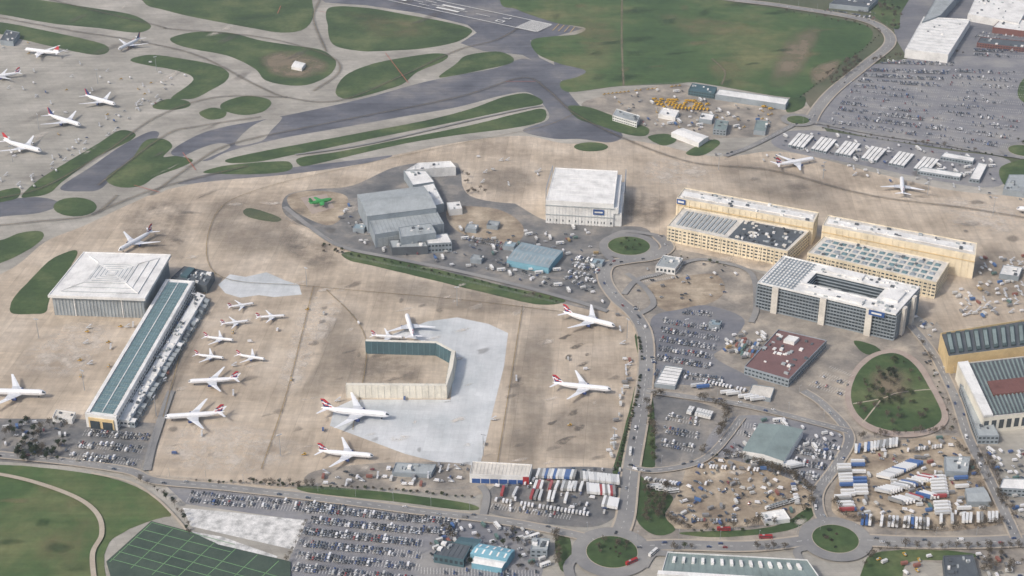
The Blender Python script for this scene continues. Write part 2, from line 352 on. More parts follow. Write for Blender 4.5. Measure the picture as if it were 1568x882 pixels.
def pip(p,poly):
    c=False;n=len(poly)
    for i in range(n):
        a=poly[i];b=poly[(i+1)%n]
        if (a[1]>p[1])!=(b[1]>p[1]) and p[0]<(b[0]-a[0])*(p[1]-a[1])/(b[1]-a[1])+a[0]: c=not c
    return c
for px in ([(1080,95),(1130,80),(1150,130),(1100,128)],[(870,20),(930,30),(960,70),(900,90)],[(1000,20),(1120,30),(1180,50),(1060,60)],[(60,820),(140,790),(130,860),(60,870)]):
    soft(px,'s_dry',.5,'dry_grass_patch')
soft([(1205,55),(1260,40),(1225,120),(1175,130)],'s_brown',.4,'bare_ground_patch')
soft([(1240,105),(1290,88),(1280,112),(1245,132)],'s_brown',.6,'bare_ground_patch')
for i in range(40):
    x,y=R.uniform(840,1310),R.uniform(0,130)
    if pip((x-25,y),BIG) and pip((x+25,y),BIG): blob(x,y,R.uniform(10,38),R.uniform(2,7),R.choice(['s_dry','s_lush','s_lush','s_dry']),.1,.4,'grass_patch')
for i in range(8): blob(R.uniform(0,120),R.uniform(745,870),R.uniform(12,34),R.uniform(5,14),R.choice(['s_dry','s_lush']),0,.4,'grass_patch')
ribbon('vehicle_track',[(953,-30),(952,60),(955,132)],5,'s_brown',soft=True); ribbon('vehicle_track',[(1090,90),(1110,110),(1105,130)],4,'s_brown',soft=True)
soft([(395,88),(440,76),(500,92),(500,112),(450,122),(410,112)],'s_brown',.7,'bare_ground_patch')
soft([(520,18),(600,25),(690,44),(640,60),(560,55)],'s_dry',.4,'dry_grass_patch')
ST=[([(500,478),(560,468),(552,560),(528,604),(456,612),(480,560)],'s_dark2'),([(330,300),(420,310),(470,380),(380,400),(300,350)],'s_dark2'),
([(440,345),(500,370),(530,400),(480,420),(430,380)],'s_dark'),([(800,500),(850,500),(830,700),(770,700)],'s_dark2'),([(260,450),(320,480),(260,640),(230,620)],'s_dark2'),
([(470,450),(500,470),(460,600),(420,600)],'s_light'),([(500,455),(530,460),(500,520),(480,520)],'s_light'),([(250,660),(350,640),(480,690),(380,730),(250,715)],'s_light'),
([(200,320),(290,300),(280,400),(180,360)],'s_dark'),([(100,490),(180,500),(120,580),(20,560)],'s_light'),([(1000,240),(1100,260),(1060,285),(980,280)],'s_light'),
([(1100,250),(1180,250),(1300,285),(1260,320),(1120,290)],'s_dark2'),([(1440,300),(1560,320),(1560,360),(1460,350)],'s_light'),([(1500,380),(1568,380),(1568,460),(1480,450)],'s_dark2'),
([(730,262),(800,255),(826,280),(800,300),(740,292)],'s_dark2'),
([(850,620),(950,600),(930,700),(830,700)],'s_dark2'),([(950,300),(1020,300),(1020,345),(960,345)],'s_dark'),([(600,420),(760,450),(860,480),(700,480),(560,450)],'s_dark2'),  # patch right of the white hangar is simply a darker ground tone
([(545,545),(640,545),(645,588),(545,586)],'s_dark')]
for px,k in ST: soft(px,k)
for (x,y,a,b) in ((866,516,11,4),(884,530,13,4),(870,547,8,4),(893,558,10,4),(876,633,11,5),(888,656,11,6),(866,674,15,6),(846,648,9,4),(900,543,7,3)): blob(x,y,a,b,'s_wet',.3,.6,'wet_patch')
for i in range(110): blob(R.uniform(240,950),R.uniform(430,730),R.uniform(3,18),R.uniform(1.5,6),R.choice(['s_dark','s_light','s_light','s_dark2']),.2)
for i in range(50):
    cx=R.uniform(240,700) if i%2 else R.uniform(1050,1560); cy=R.uniform(300,420) if i%2 else R.uniform(265,420)
    blob(cx,cy,R.uniform(6,30),R.uniform(3,8),R.choice(['s_dark','s_light','s_dark2']))
for i in range(40):
    cx,cy=(R.uniform(1290,1530),R.uniform(680,800)) if i%2 else (R.uniform(1040,1230),R.uniform(710,800))
    blob(cx,cy,R.uniform(5,22),R.uniform(2,8),R.choice(['s_dark','s_light','s_dark','s_wet']))
for i in range(30):
    x=R.uniform(0,760);y=R.uniform(0,300)
    if x+y*1.2<700: blob(x,y,R.uniform(8,30),R.uniform(2,6),R.choice(['s_dark2','s_dark2','s_light']),.4,.4)
# roads
LN=[]; NOLINE=[]
def road(px,w,verge=2.,line=True,name='road'):
    if verge: ribbon('pavement',px,w+verge*2,'path')
    ribbon(name,px,w,'road')
    (LN if line else NOLINE).append(px)
road([(1000,-60),(1060,-12),(1200,10),(1310,28),(1352,45),(1362,68),(1325,100),(1276,140),(1250,170),(1240,190)],17)
road([(1238,186),(1340,206),(1440,221),(1545,240),(1600,238)],9,0)
road([(1240,178),(1200,200),(1150,225),(1110,240)],9,0)
road([(1008,362),(1022,380),(1000,394),(960,400),(930,408),(926,430),(944,458),(972,484),(988,516),(989,570),(980,640),(966,720),(958,790),(946,822)],15)
road([(963,398),(940,400),(924,385),(930,368),(955,356),(985,358),(1008,362)],8,0,False)
road([(-60,694),(0,698),(100,708),(196,722),(240,738),(350,748),(520,768),(640,784),(760,798),(860,816),(910,828)],9,1.5)
road([(978,838),(1040,836),(1150,838),(1245,828)],13)
road([(1310,828),(1400,832),(1500,832),(1568,829),(1700,822)],15)
road([(1270,812),(1254,785),(1254,752),(1282,712),(1300,668),(1262,622),(1230,600)],9,1.5)
road([(990,600),(1060,610),(1130,620),(1200,636),(1300,662)],8,1)
road([(960,716),(1000,722),(1060,712),(1096,690),(1136,640)],7,1)
road([(955,452),(975,430),(1010,420),(1060,400),(1100,402),(1150,420),(1158,470),(1150,495)],7,0,False)
road([(975,484),(1000,468),(990,445),(960,420)],7,0,False)
road([(1395,500),(1430,545),(1462,610),(1482,670),(1512,730),(1540,790),(1556,826)],9,1.5)
road([(436,318),(470,345),(520,378),(600,396),(700,416),(800,440),(880,462),(930,478)],7,0,False,'service_road')
road([(452,238),(560,222),(700,190),(800,168),(832,163)],4,0,False,'service_road')
road([(225,722),(232,690),(243,655),(262,600)],8,0,False)
road([(880,900),(870,870),(885,850)],9,0,False); road([(985,870),(1000,850),(1030,850)],8,0,False)
road([(1240,840),(1220,850),(1262,900)],7,0,False); road([(740,790),(745,760),(735,745)],7,0,False)
sheet('park_path',[(1294,602),(1308,566),(1336,543),(1374,537),(1408,556),(1430,590),(1450,630),(1448,652),(1418,668),(1370,671),(1325,658),(1300,632)],'pink')
sheet('park_lawn',[(1303,600),(1315,570),(1340,548),(1372,543),(1400,560),(1420,590),(1440,630),(1438,648),(1415,660),(1370,662),(1330,650),(1308,628)],'grass',True,.2)
soft([(1330,570),(1390,565),(1400,610),(1340,620)],'s_brown',.3,'bare_ground_patch')
for px in ([(1306,620),(1350,612),(1371,604),(1400,600),(1425,598)],[(1320,650),(1350,612)]): ribbon('park_path',px,1.4,'path')
ribbon('footpath',[(-60,722),(0,728),(60,742),(120,765),(150,790),(156,820),(142,850),(146,900)],4.5,'path')
ribbon('cycle_path',[(140,726),(200,740),(236,762),(262,786),(300,830)],2.5,'path')
RBS=[]
def roundabout(cx,cy,rx,ring=12):
    c=G(cx,cy); r=rx/pxm(cy); RBS.append((c,r+ring))
    mb=MB(); z=nz(); mb.face([(c.x+(r+ring)*math.cos(t*math.pi/24),c.y+(r+ring)*math.sin(t*math.pi/24),z) for t in range(48)],'road'); mb.obj('roundabout_road')
    mb=MB(); mb.prism([(c.x+(r+.5)*math.cos(t*math.pi/24),c.y+(r+.5)*math.sin(t*math.pi/24)) for t in range(48)],0,z+.12,'path','path'); 
    mb.prism([(c.x+r*math.cos(t*math.pi/24),c.y+r*math.sin(t*math.pi/24)) for t in range(48)],z+.1,z+.2,'grass','grass'); mb.obj('roundabout_island')
for a in ((937,847,39,13),(1279,827,35,12),(963,378,32,11),(1222,185,17,9),(1566,232,22,12)): roundabout(*a)
mk=MB(); zz=nz()
for px in LN: ribbon('',px,.4,'wline',mk,zz,dash=(5,5))
mk.obj('road_marking')
mk=MB(); zz=nz()
YL=[[(0,28),(110,48),(200,62),(300,85),(390,130),(440,150),(520,155),(620,115),(700,78),(760,62),(800,40)],
[(-40,310),(60,290),(160,235),(240,180),(330,150),(440,150)],[(230,300),(300,250),(360,220),(500,190),(700,150),(800,120),(840,140),(880,175),(960,215),(1060,250),(1180,262),(1330,300),(1480,320),(1600,340)],
[(75,0),(240,40),(260,45),(400,58),(500,85),(520,110),(480,140)],[(490,0),(480,30),(500,80)],[(150,285),(250,210),(300,195),(400,180)],
[(140,330),(240,290),(380,255)],[(-40,350),(60,340),(140,330),(180,300)],[(880,175),(830,195),(700,222),(560,252),(400,290),(330,330),(330,420),(480,440),(700,460),(870,480)],
[(330,420),(290,500),(250,640)],[(480,440),(440,600),(400,720)],[(800,470),(760,720)],[(500,445),(560,520),(540,660)]]
for px in YL: ribbon('',px,.45,'yline',mk,zz)
mk.obj('taxiway_centreline_marking')
z2=nz(); mk=MB()
for i,px in enumerate(YL[:8]): ribbon('',px,10,'s_tyre',mk,z2+.004*i,soft=True)
ZC[0]+=.04; mk.obj('tyre_marks')
z2=nz(); mk=MB()
for i,px in enumerate(YL[8:]): ribbon('',px,2.4,'s_tyre',mk,z2+.004*i,soft=True)
ZC[0]+=.03; mk.obj('tyre_marks')
mk=MB(); zz=nz()
A=G(560,-14); B=G(818,41); t=(B-A).normalized(); nrm=Vector((-t.y,t.x))
def rq(c,l,w,k='wline',m=mk,z=zz,tt=None):
    tt=tt or t; n_=Vector((-tt.y,tt.x)); 
    p=[c-tt*l/2-n_*w/2,c+tt*l/2-n_*w/2,c+tt*l/2+n_*w/2,c-tt*l/2+n_*w/2]; m.face([(q.x,q.y,z) for q in p],k)
for i in range(-6,6): rq(B+nrm*(i+.5)*4.0,46,2.4)
for i in (-1,1): rq(G(690,14)+nrm*i*9,50,7); rq(G(620,-2)+nrm*i*12,25,7); rq(G(655,6)+nrm*i*11,24,1.8)
for i in range(12): rq(B-t*(110+i*50),30,1.6)
for s in (-25,25): rq(B-t*300+nrm*s,640,2)
rq(B-t*58-nrm*11,3,10);rq(B-t*72-nrm*11,3,10);rq(B-t*65-nrm*6.2,12,2);rq(B-t*65+nrm*7,14,2.8);rq(B-t*59+nrm*11,3.2,8);rq(B-t*65-nrm*15.8,12,2)
mk.obj('runway_marking')
mk=MB(); zz=nz()
for k in range(4):
    a=G(856+8*k,38+1.5*k); b=G(846+9*k,48+1*k); ribbon('',[a,b],1.,'yline',mk,zz,world=True)
for px in ([(590,82),(625,128)],[(280,235),(300,262)],[(205,285),(245,296)],[(430,10),(425,22)],[(488,18),(500,20)],[(205,60),(195,78)],[(775,126),(820,126)]):
    ribbon('',[G(*px[0]),G(*px[1])],1.,'rline',mk,zz,world=True)
mk.obj('holding_point_marking')
sheet('sports_court',[(163,862),(232,800),(292,816),(335,836),(445,862),(445,990),(200,990)],'court',False)
mk=MB();zz=nz()
def LP(a,b,w=.6): ribbon('',[G(*a),G(*b)],w,'gline',mk,zz,world=True)
for i in range(6):
    f=i/5; LP((170+62*f,858-56*f),(440,930-68*f) if i<4 else (340+20*f,836+(5-i)*12))
for i in range(7):
    f=i/6; a=(232+195*f,803+58*f); LP(a,(a[0]-64,a[1]+60))
mk.obj('court_marking')
ZG=ZC[0]; print('ZG',ZG,len(BL))
# ---------------- buildings ----------------
FOOT=[]
class Fr:
    def __init__(s,q,z):
        s.w=[G(x,y,z) for x,y in q]; s.z=z; a,b,c,d=s.w
        s.LU=((b-a).length+(c-d).length)/2; s.LV=((d-a).length+(c-b).length)/2; FOOT.append(list(s.w))
    def __call__(s,u,v):
        a,b,c,d=s.w; return (a*(1-u)+b*u)*(1-v)+(d*(1-u)+c*u)*v
def FB(mb,F,u0,u1,v0,v1,z0,z1,kw,kr=None): mb.prism([F(u0,v0),F(u1,v0),F(u1,v1),F(u0,v1)],z0,z1,kw,kr or kw,True)
def parapet(mb,F,z,h,t,k,u0=0,u1=1,v0=0,v1=1):
    tu=t/F.LU; tv=t/F.LV
    FB(mb,F,u0,u1,v0,v0+tv,z,z+h,k);FB(mb,F,u0,u1,v1-tv,v1,z,z+h,k);FB(mb,F,u0,u0+tu,v0+tv,v1-tv,z,z+h,k);FB(mb,F,u1-tu,u1,v0+tv,v1-tv,z,z+h,k)
def windows(mb,F,z0,z1,k='glass',pitch=4.,w=2.6,u0=0,u1=1,v0=0,v1=1,sides='nsew'):
    e=.12
    def run(p,q):
        d=q-p; L=d.length; t=d/L; n_=Vector((t.y,-t.x)); c=int(L/pitch)
        for i in range(c):
            a=p+t*((i+.5)*L/c-w/2)+n_*e; b=a+t*w
            mb.face([(a.x,a.y,z0),(b.x,b.y,z0),(b.x,b.y,z1),(a.x,a.y,z1)],k)
    if 's' in sides: run(F(u0,v0),F(u1,v0))
    if 'e' in sides: run(F(u1,v0),F(u1,v1))
    if 'n' in sides: run(F(u1,v1),F(u0,v1))
    if 'w' in sides: run(F(u0,v1),F(u0,v0))
def units(mb,F,z,n,u0=.05,u1=.95,v0=.1,v1=.9,smin=1.5,smax=5,ks=('grey','wht','dgrey')):
    for i in range(n):
        u=R.uniform(u0,u1); v=R.uniform(v0,v1); a=R.uniform(smin,smax)/F.LU/2; b=R.uniform(smin,smax)/F.LV/2
        FB(mb,F,u-a,u+a,v-b,v+b,z,z+R.uniform(.8,2.5)+.01*i/n,R.choice(ks))
def bldg(name,q,z,wall='wht2',roof='wht',st=0,par=.8,un=0,sky=0,skm='teal',ribs=0,gable=0,ribm=None,door=None,axis='u',sides='nsew',pitch=4):
    F=Fr(q,z); mb=MB()
    if gable:
        FB(mb,F,0,1,0,1,0,z,wall,roof)
        o=-.006
        if axis=='u':
            a,b,c,d,e,f=F(o,o),F(1-o,o),F(1-o,1-o),F(o,1-o),F(o,.5),F(1-o,.5)
            mb.face([(*a,z+.05),(*b,z+.05),(*f,z+gable),(*e,z+gable)],roof); mb.face([(*e,z+gable),(*f,z+gable),(*c,z+.05),(*d,z+.05)],roof)
            mb.face([(*a,z+.05),(*e,z+gable),(*d,z+.05)],wall); mb.face([(*b,z+.05),(*c,z+.05),(*f,z+gable)],wall)
            for i in range(sky):
                u=(i+.5)/sky; du=.8/F.LU
                for (v0,v1) in ((.12,.42),(.58,.88)):
                    g=lambda v:z+.2+(gable*(v/.5) if v<.5 else gable*((1-v)/.5))
                    p=[F(u-du,v0),F(u+du,v0),F(u+du,v1),F(u-du,v1)]
                    mb.face([(*p[0],g(v0)),(*p[1],g(v0)),(*p[2],g(v1)),(*p[3],g(v1))],skm)
        else:
            a,b,c,d,e,f=F(o,o),F(1-o,o),F(1-o,1-o),F(o,1-o),F(.5,o),F(.5,1-o)
            mb.face([(*a,z+.05),(*e,z+gable),(*f,z+gable),(*d,z+.05)],roof); mb.face([(*e,z+gable),(*b,z+.05),(*c,z+.05),(*f,z+gable)],roof)
            mb.face([(*a,z+.05),(*b,z+.05),(*e,z+gable)],wall); mb.face([(*c,z+.05),(*d,z+.05),(*f,z+gable)],wall)
    else:
        FB(mb,F,0,1,0,1,0,z,wall,roof)
        if par: parapet(mb,F,z,par,.5,wall)
        for i in range(sky):
            u=(i+.5)/sky
            if axis=='u': FB(mb,F,u-.28/sky,u+.28/sky,.08,.92,z,z+.9,skm)
            else: FB(mb,F,.05,.95,u-.25/sky,u+.25/sky,z,z+.9,skm)
        for i in range(ribs):
            u=(i+.5)/ribs
            if axis=='u': FB(mb,F,u-.2/F.LU,u+.2/F.LU,.03,.97,z,z+.3,ribm or roof)
            else: FB(mb,F,.03,.97,u-.2/F.LV,u+.2/F.LV,z,z+.3,ribm or roof)
    for k in range(st):
        h=z/st; windows(mb,F,k*h+h*.35,k*h+h*.75,pitch=pitch,w=pitch*.65,sides=sides)
    if door:
        n=door[0]
        for i in range(n):
            u0=.04+.92*i/n; u1=.04+.92*(i+.9)/n; FB(mb,F,u0,u1,-.3/F.LV,0,0,z*door[1],door[2])
    if un: units(mb,F,z,un)
    mb.obj(name); return F
def hangar_left():
    F=Fr([(73,453),(222,458),(262,390),(128,386)],26); mb=MB()
    FB(mb,F,.03,.97,.03,.97,0,23.5,'grey2','wht')
    FB(mb,F,0,1,0,1,23.5,26,'wht2','wht')
    parapet(mb,F,26,.7,1.2,'wht')
    for k,(a,h) in enumerate(((.1,1.),(.19,1.8),(.28,2.6))):
        FB(mb,F,a,1-a,a,1-a,26,26+h,'grey','wht')
    c=.5
    for i in range(9):
        d=.035+.021*i
        for sx,sy in ((1,0),(-1,0),(0,1),(0,-1)):
            if sx: p=F(c+sx*d,c-d*.85);q=F(c+sx*d,c+d*.85)
            else: p=F(c-d*.85,c+sy*d);q=F(c+d*.85,c+sy*d)
            mb.beam((p.x,p.y,28.6),(q.x,q.y,28.6),.42,'grey2' if i%2 else 'wht2',4)
    for (a,b,c2,d) in ((.1,.28,.1,.28),(.9,.72,.1,.28),(.1,.28,.9,.72),(.9,.72,.9,.72)):
        p=F(a,c2); q=F(b,d); mb.beam((p.x,p.y,27.0),(q.x,q.y,28.8),.6,'wht',4)
    n=26
    for i in range(n):
        u=.04+.92*i/n; FB(mb,F,u,u+.92/n*.5,.026,.03,0,21,'grey')
        FB(mb,F,.97,.974,u,u+.92/n*.5,0,21,'grey')
    FB(mb,F,.25,.26,.02,.026,0,23,'wht2');FB(mb,F,.74,.75,.02,.026,0,23,'wht2')
    mb.obj('maintenance_hangar')
hangar_left()
def long_shed():
    F=Fr([(130,634),(178,640),(298,431),(254,428)],15); mb=MB()
    FB(mb,F,0,1,0,1,0,15,'wht2','wht')
    parapet(mb,F,15,.8,1.5,'wht')
    n=34
    for i in range(n):
        v=.02+.96*i/n; FB(mb,F,.16,.84,v,v+.96/n*.82,15,15.9,'teal','teal')
        for j in range(1,8): FB(mb,F,.16+.085*j,.166+.085*j,v,v+.96/n*.82,15.9,16.,'grey')
    FB(mb,F,.485,.515,.02,.98,16.0,16.3,'wht2'); FB(mb,F,.02,.13,.01,.99,15.8,16.6,'wht'); FB(mb,F,.87,.98,.01,.99,15.8,16.6,'wht')
    FB(mb,F,.1,.9,-.004,0,1,12,'yell'); FB(mb,F,.15,.45,-.006,-.004,0,9,'glass'); FB(mb,F,.55,.85,-.006,-.004,0,9,'glass')
    for k in range(3): windows(mb,F,2+4*k,4+4*k,sides='ew',pitch=6,w=4)
    mb.obj('long_engineering_shed')
    F=Fr([(183,642),(206,645),(322,455),(302,447)],8); mb=MB()
    FB(mb,F,0,.62,0,1,0,8,'wht2','wht'); 
    for i in range(26):
        v=i/26; FB(mb,F,.62,1.0,v,v+.7/26,0,R.uniform(3,7),'grey2',R.choice(['wht','grey','dgrey']))
    units(mb,F,8,60,.03,.6,.02,.98,1.5,4)
    windows(mb,F,3,5,sides='se')
    mb.obj('workshop_annexe')
    F=Fr([(262,426),(316,438),(328,418),(282,408)],10); mb=MB(); FB(mb,F,0,1,0,1,0,10,'dgrey','dgrey'); parapet(mb,F,10,.6,.5,'dgrey'); units(mb,F,10,25)
    FB(mb,F,.2,.4,.2,.9,10,13,'teald'); mb.obj('plant_building')
long_shed()
def pen():
    mb=MB(); top=[(560,521),(668,524),(694,538),(690,562),(683,589),(530,588)]
    w=[G(x,y,15) for x,y in top]
    inner=offs(w,-2.2) ; outer=offs(w,2.2); bi=offs(w,-3); bo=offs(w,3.4)
    for i in range(len(w)-1):
        j=i+1
        mb.face([(*inner[i],15),(*inner[j],15),(*outer[j],15),(*outer[i],15)],'penw')
        mb.face([(*bi[i],0),(*bi[j],0),(*inner[j],15),(*inner[i],15)],'teald')
        mb.face([(*bo[i],0),(*outer[i],15),(*outer[j],15),(*bo[j],0)],'penw')
        L=(w[j]-w[i]).length; n=int(L/6)
        for k in range(n+1):
            f=k/max(n,1); a=bo[i].lerp(bo[j],f); b=outer[i].lerp(outer[j],f); mb.beam((*a,0),(*b,15.2),.45,'penw',4)
            a=bi[i].lerp(bi[j],f); b=inner[i].lerp(inner[j],f); mb.beam((*a,0),(*b,15.2),.4,'teal',4)
    for e in (0,-1): mb.face([(*bi[e],0),(*inner[e],15),(*outer[e],15),(*bo[e],0)],'penw')
    mb.obj('engine_run_up_pen')
pen()
bldg('grey_hangar',[(562,331),(668,318),(648,285),(547,298)],24,'grey2','grey',gable=4,sky=0,axis='u',door=(14,.7,'grey2'))
bldg('grey_hangar',[(574,360),(680,343),(668,322),(564,335)],17,'grey2','grey',ribs=18,ribm='grey2',door=(12,.7,'grey'))
bldg('workshop_building',[(614,364),(668,357),(660,342),(610,349)],20,'grey2','grey',ribs=8,un=8)
bldg('workshop_building',[(655,374),(692,372),(685,358),(650,361)],12,'grey2','wht',ribs=8,st=2)
bldg('workshop_building',[(600,380),(655,378),(650,366),(596,368)],10,'dgrey','grey',un=14)
bldg('flat_roofed_workshop',[(632,284),(665,279),(652,262),(618,262)],12,'grey2','wht',un=4)
bldg('flat_roofed_workshop',[(622,261),(698,256),(690,247),(640,250)],12.3,'wht2','wht',un=4,ribs=10)
bldg('flat_roofed_workshop',[(655,318),(680,312),(664,281),(640,286)],11.5,'grey2','wht',un=6)
bldg('site_building',[(688,322),(708,320),(704,309),(684,311)],8,'wht2','wht',un=2)
bldg('store_shed',[(776,398),(840,410),(862,384),(799,371)],8,'skyb','blueg',gable=1.8,axis='u',sky=10,skm='grey',door=(12,.5,'skyb'))
for (x,y) in ((770,372),(720,392),(745,340),(905,398),(540,345),(712,345),(1085,492)):
    bldg('yard_store',[(x,y+5),(x+17,y+7),(x+21,y),(x+4,y-2)],5,'grey2',R.choice(['wht','grey','blueg']),un=2)
def white_hangar():
    F=Fr([(836,307),(940,313),(946,262),(850,257)],31); mb=MB()
    FB(mb,F,0,1,0,1,0,31,'wht2','wht'); parapet(mb,F,31,.6,1,'wht')
    for i in range(7): FB(mb,F,.03,.97,.1+.12*i,.104+.12*i,31,31.15,'wht')
    for i in range(20): FB(mb,F,.03+.047*i,.03+.047*i+.03,-.006,0,0,25,'wht2' if i%2 else 'wht')
    FB(mb,F,-.01,1.01,-.012,-.006,12,13,'grey'); FB(mb,F,-.01,1.01,-.012,-.006,24.5,25.5,'grey')
    FB(mb,F,.7,.86,-.015,-.012,16,23,'blue'); FB(mb,F,.72,.84,-.018,-.015,18.5,20.5,'wht2')
    FB(mb,F,1,1.12,.02,.95,0,18,'wht2','wht'); FB(mb,F,1,1.07,.0,1,18,26,'wht2','wht')
    for k in range(3): windows(mb,F,3+5*k,5+5*k,u1=1.12,v0=.02,v1=.95,sides='e')
    windows(mb,F,3,6,pitch=8,w=5,sides='s')
    for u in (-.04,1.13):
        for v in (.3,1.0):
            p=F(u,v); mb.beam((p.x,p.y,0),(p.x,p.y,34),.9,'steel',4)
        a=F(u,.3);b=F(u,1.); mb.beam((a.x,a.y,33),(b.x,b.y,33),.8,'steel',4)
    mb.obj('white_hangar')
white_hangar()
def cream(q1,q2,sky,sign):
    F=Fr(q1,30); mb=MB(); FB(mb,F,0,1,0,1,0,30,'cream','creamr'); parapet(mb,F,30,1,.8,'cream')
    FB(mb,F,.02,.98,.3,.7,30,30.8,'wht'); units(mb,F,30,26,.02,.98,.15,.85,1.5,5)
    for i in range(24): FB(mb,F,.01+.0412*i,.016+.0412*i,-.02,0,0,29.5,'cream')
    FB(mb,F,0,1,-.03,-.02,22,23,'yell')
    if sign: FB(mb,F,.005,.07,-.05,-.031,24,30.5,'blue'); FB(mb,F,.015,.06,-.06,-.05,26,28.5,'wht2'); FB(mb,F,-.004,0,.1,.9,20,30,'blue')
    windows(mb,F,25,27,sides='e',pitch=5,w=3)
    F=Fr(q2,20); FB(mb,F,0,1,0,1,0,20,'cream','creamr'); parapet(mb,F,20,1,.8,'cream')
    if sign:
        for i in range(12): u=.05+.035*i; FB(mb,F,u,u+.02,.15,.85,20,21.2,'grey')
        FB(mb,F,.5,.97,.08,.92,20,20.3,'dgrey'); units(mb,F,20.3,60,.51,.96,.12,.88,1.5,5,('grey','wht','black','dgrey','creamr'))
    else:
        for i in range(15):
            for j in range(4):
                u=.04+.062*i; v=.1+.21*j; p=[F(u,v),F(u+.045,v),F(u+.045,v+.13),F(u,v+.13)]; cc=(p[0]+p[2])/2
                for e in range(4):
                    a,b=p[e],p[(e+1)%4]; mb.face([(a.x,a.y,20.05),(b.x,b.y,20.05),(cc.x,cc.y,22)],'teal' if (i+j)%3 else 'grey2')
        units(mb,F,20,24)
    for k in range(4): windows(mb,F,3+4.3*k,4.8+4.3*k,pitch=5,w=3.4,sides='se')
    for i in range(18): FB(mb,F,.01+.055*i,.016+.055*i,-.012,0,0,19.5,'cream')
    mb.obj('cream_maintenance_hangar')
cream([(1036,304),(1246,342),(1254,326),(1048,288)],[(1022,347),(1206,386),(1240,354),(1046,318)],12,True)
cream([(1259,346),(1494,392),(1496,373),(1268,330)],[(1236,388),(1434,434),(1454,402),(1262,362)],12,False)
def office():
    F=Fr([(1160,433),(1372,482),(1409,440),(1200,392)],32); mb=MB()
    W=((0,1,0,.3),(0,1,.72,1),(0,.3,.3,.72),(.8,1,.3,.72))
    for (a,b,c,d) in W: FB(mb,F,a+.004,b-.004,c+(.008 if c==0 else 0),d-(.008 if d==1 else 0),0,31,'glass','wht')
    for k in range(8):
        z=k*4+.1
        FB(mb,F,-.004,1.004,-.01,.004,z,z+1.3,'grey2'); FB(mb,F,-.004,1.004,.996,1.01,z,z+1.3,'grey2')
        FB(mb,F,-.006,.0045,.004,.996,z,z+1.3,'grey2'); FB(mb,F,.9955,1.006,.004,.996,z,z+1.3,'grey2')
        FB(mb,F,.3,.8,.3,.305,z,z+1.2,'grey2'); FB(mb,F,.3,.8,.712,.72,z,z+1.25,'grey2'); FB(mb,F,.3,.305,.305,.712,z,z+1.4,'grey2')
    for i in range(44): u=i/44; FB(mb,F,u,u+.003,-.016,-.01,0,31,'grey2')
    for i in range(20): u=i/20; FB(mb,F,1.006,1.009,u,u+.008,0,31,'grey2')
    for u in (.12,.47,.8): FB(mb,F,u,u+.045,-.05,-.016,0,33,'creamr')
    for u in (.2,.6): FB(mb,F,1.009,1.03,u,u+.1,0,33,'creamr')
    for (a,b,c,d) in W: FB(mb,F,a,b,c,d,31,32,'wht2','wht')
    parapet(mb,F,32,1,1,'wht2'); 
    FB(mb,F,.27,.83,.27,.3,32,33.2,'wht');FB(mb,F,.27,.83,.72,.75,32,33.2,'wht');
    FB(mb,F,.301,.799,.305,.71,.0,18,'grey','grey')
    for i in range(9): FB(mb,F,.03+.026*i,.038+.026*i,.04,.96,32,32.8,'grey2')
    for j in range(12): FB(mb,F,.02,.26,.05+.08*j,.062+.08*j,32,32.7,'grey2')
    FB(mb,F,.35,.62,.78,.95,32,35,'wht2','wht'); FB(mb,F,.84,.95,.35,.7,32,35,'wht2','wht'); FB(mb,F,.34,.75,.06,.22,32,34,'wht2','wht')
    units(mb,F,32,40,.32,.97,.04,.25,1.5,5); units(mb,F,32,30,.32,.97,.75,.96,1.5,5); units(mb,F,18,20,.35,.75,.35,.65,2,8)
    FB(mb,F,.82,.93,-.055,-.05,27,33,'blue'); FB(mb,F,.84,.91,-.058,-.055,29,31,'wht2')
    mb.obj('office_block')
office()
F=bldg('engineering_centre',[(1140,562),(1208,582),(1266,522),(1192,505)],9,'grey2','brown',st=2,un=30,par=1)
bldg('plant_room',[(1200,520),(1216,524),(1224,517),(1208,513)],13,'wht2','wht',par=.3)
bldg('bolted_tank_shed',[(1004,408),(1034,412),(1046,396),(1016,391)],8,'wht2','grey',un=6,st=1)
bldg('yellow_trim_hangar',[(1440,512),(1452,548),(1640,524),(1640,480)],20,'yell','dgrey',sky=0,par=2)
F=Fr([(1452,546),(1640,522),(1640,484),(1444,508)],20.4); mb=MB()
for i in range(14): FB(mb,F,.02+.07*i,.055+.07*i,.1,.9,20.4,22.2,'dgreen','dgreen'); 
for i in range(14): FB(mb,F,.022+.07*i,.05+.07*i,.2,.8,22.2,22.5,'green')
mb.obj('sawtooth_rooflight')
F=Fr([(1506,640),(1680,622),(1660,536),(1466,558)],18); mb=MB(); FB(mb,F,0,1,0,1,0,18,'penw','dgrey'); parapet(mb,F,18,1,.8,'creamr')
FB(mb,F,0,.08,0,1,18,21,'wht2','wht')
for i in range(26): FB(mb,F,.11+.034*i,.122+.034*i,.03,.97,18,19.2,'green')
FB(mb,F,.16,.99,.35,.6,18,20.2,'redr'); windows(mb,F,4,14,sides='s',pitch=8,w=5); mb.obj('engine_overhaul_hangar')
bldg('annexe_building',[(1498,668),(1530,668),(1504,618),(1470,588)],9,'grey2','grey',un=10,st=2)
bldg('industrial_shed',[(1137,690),(1200,706),(1230,658),(1163,648)],9,'wht2','green',gable=2,axis='v',st=0,door=(6,.6,'grey'))
F=bldg('cargo_shed',[(719,727),(810,730),(815,712),(723,707)],9,'wht2','creamr',ribs=16,door=(6,.55,'blue'))
mb=MB(); FB(mb,F,.9,1.0,-.05,-.03,0,9,'red'); mb.obj('entrance_panel')
bldg('low_workshop',[(600,724),(660,727),(668,712),(606,709)],4,'grey2','grey',un=5)
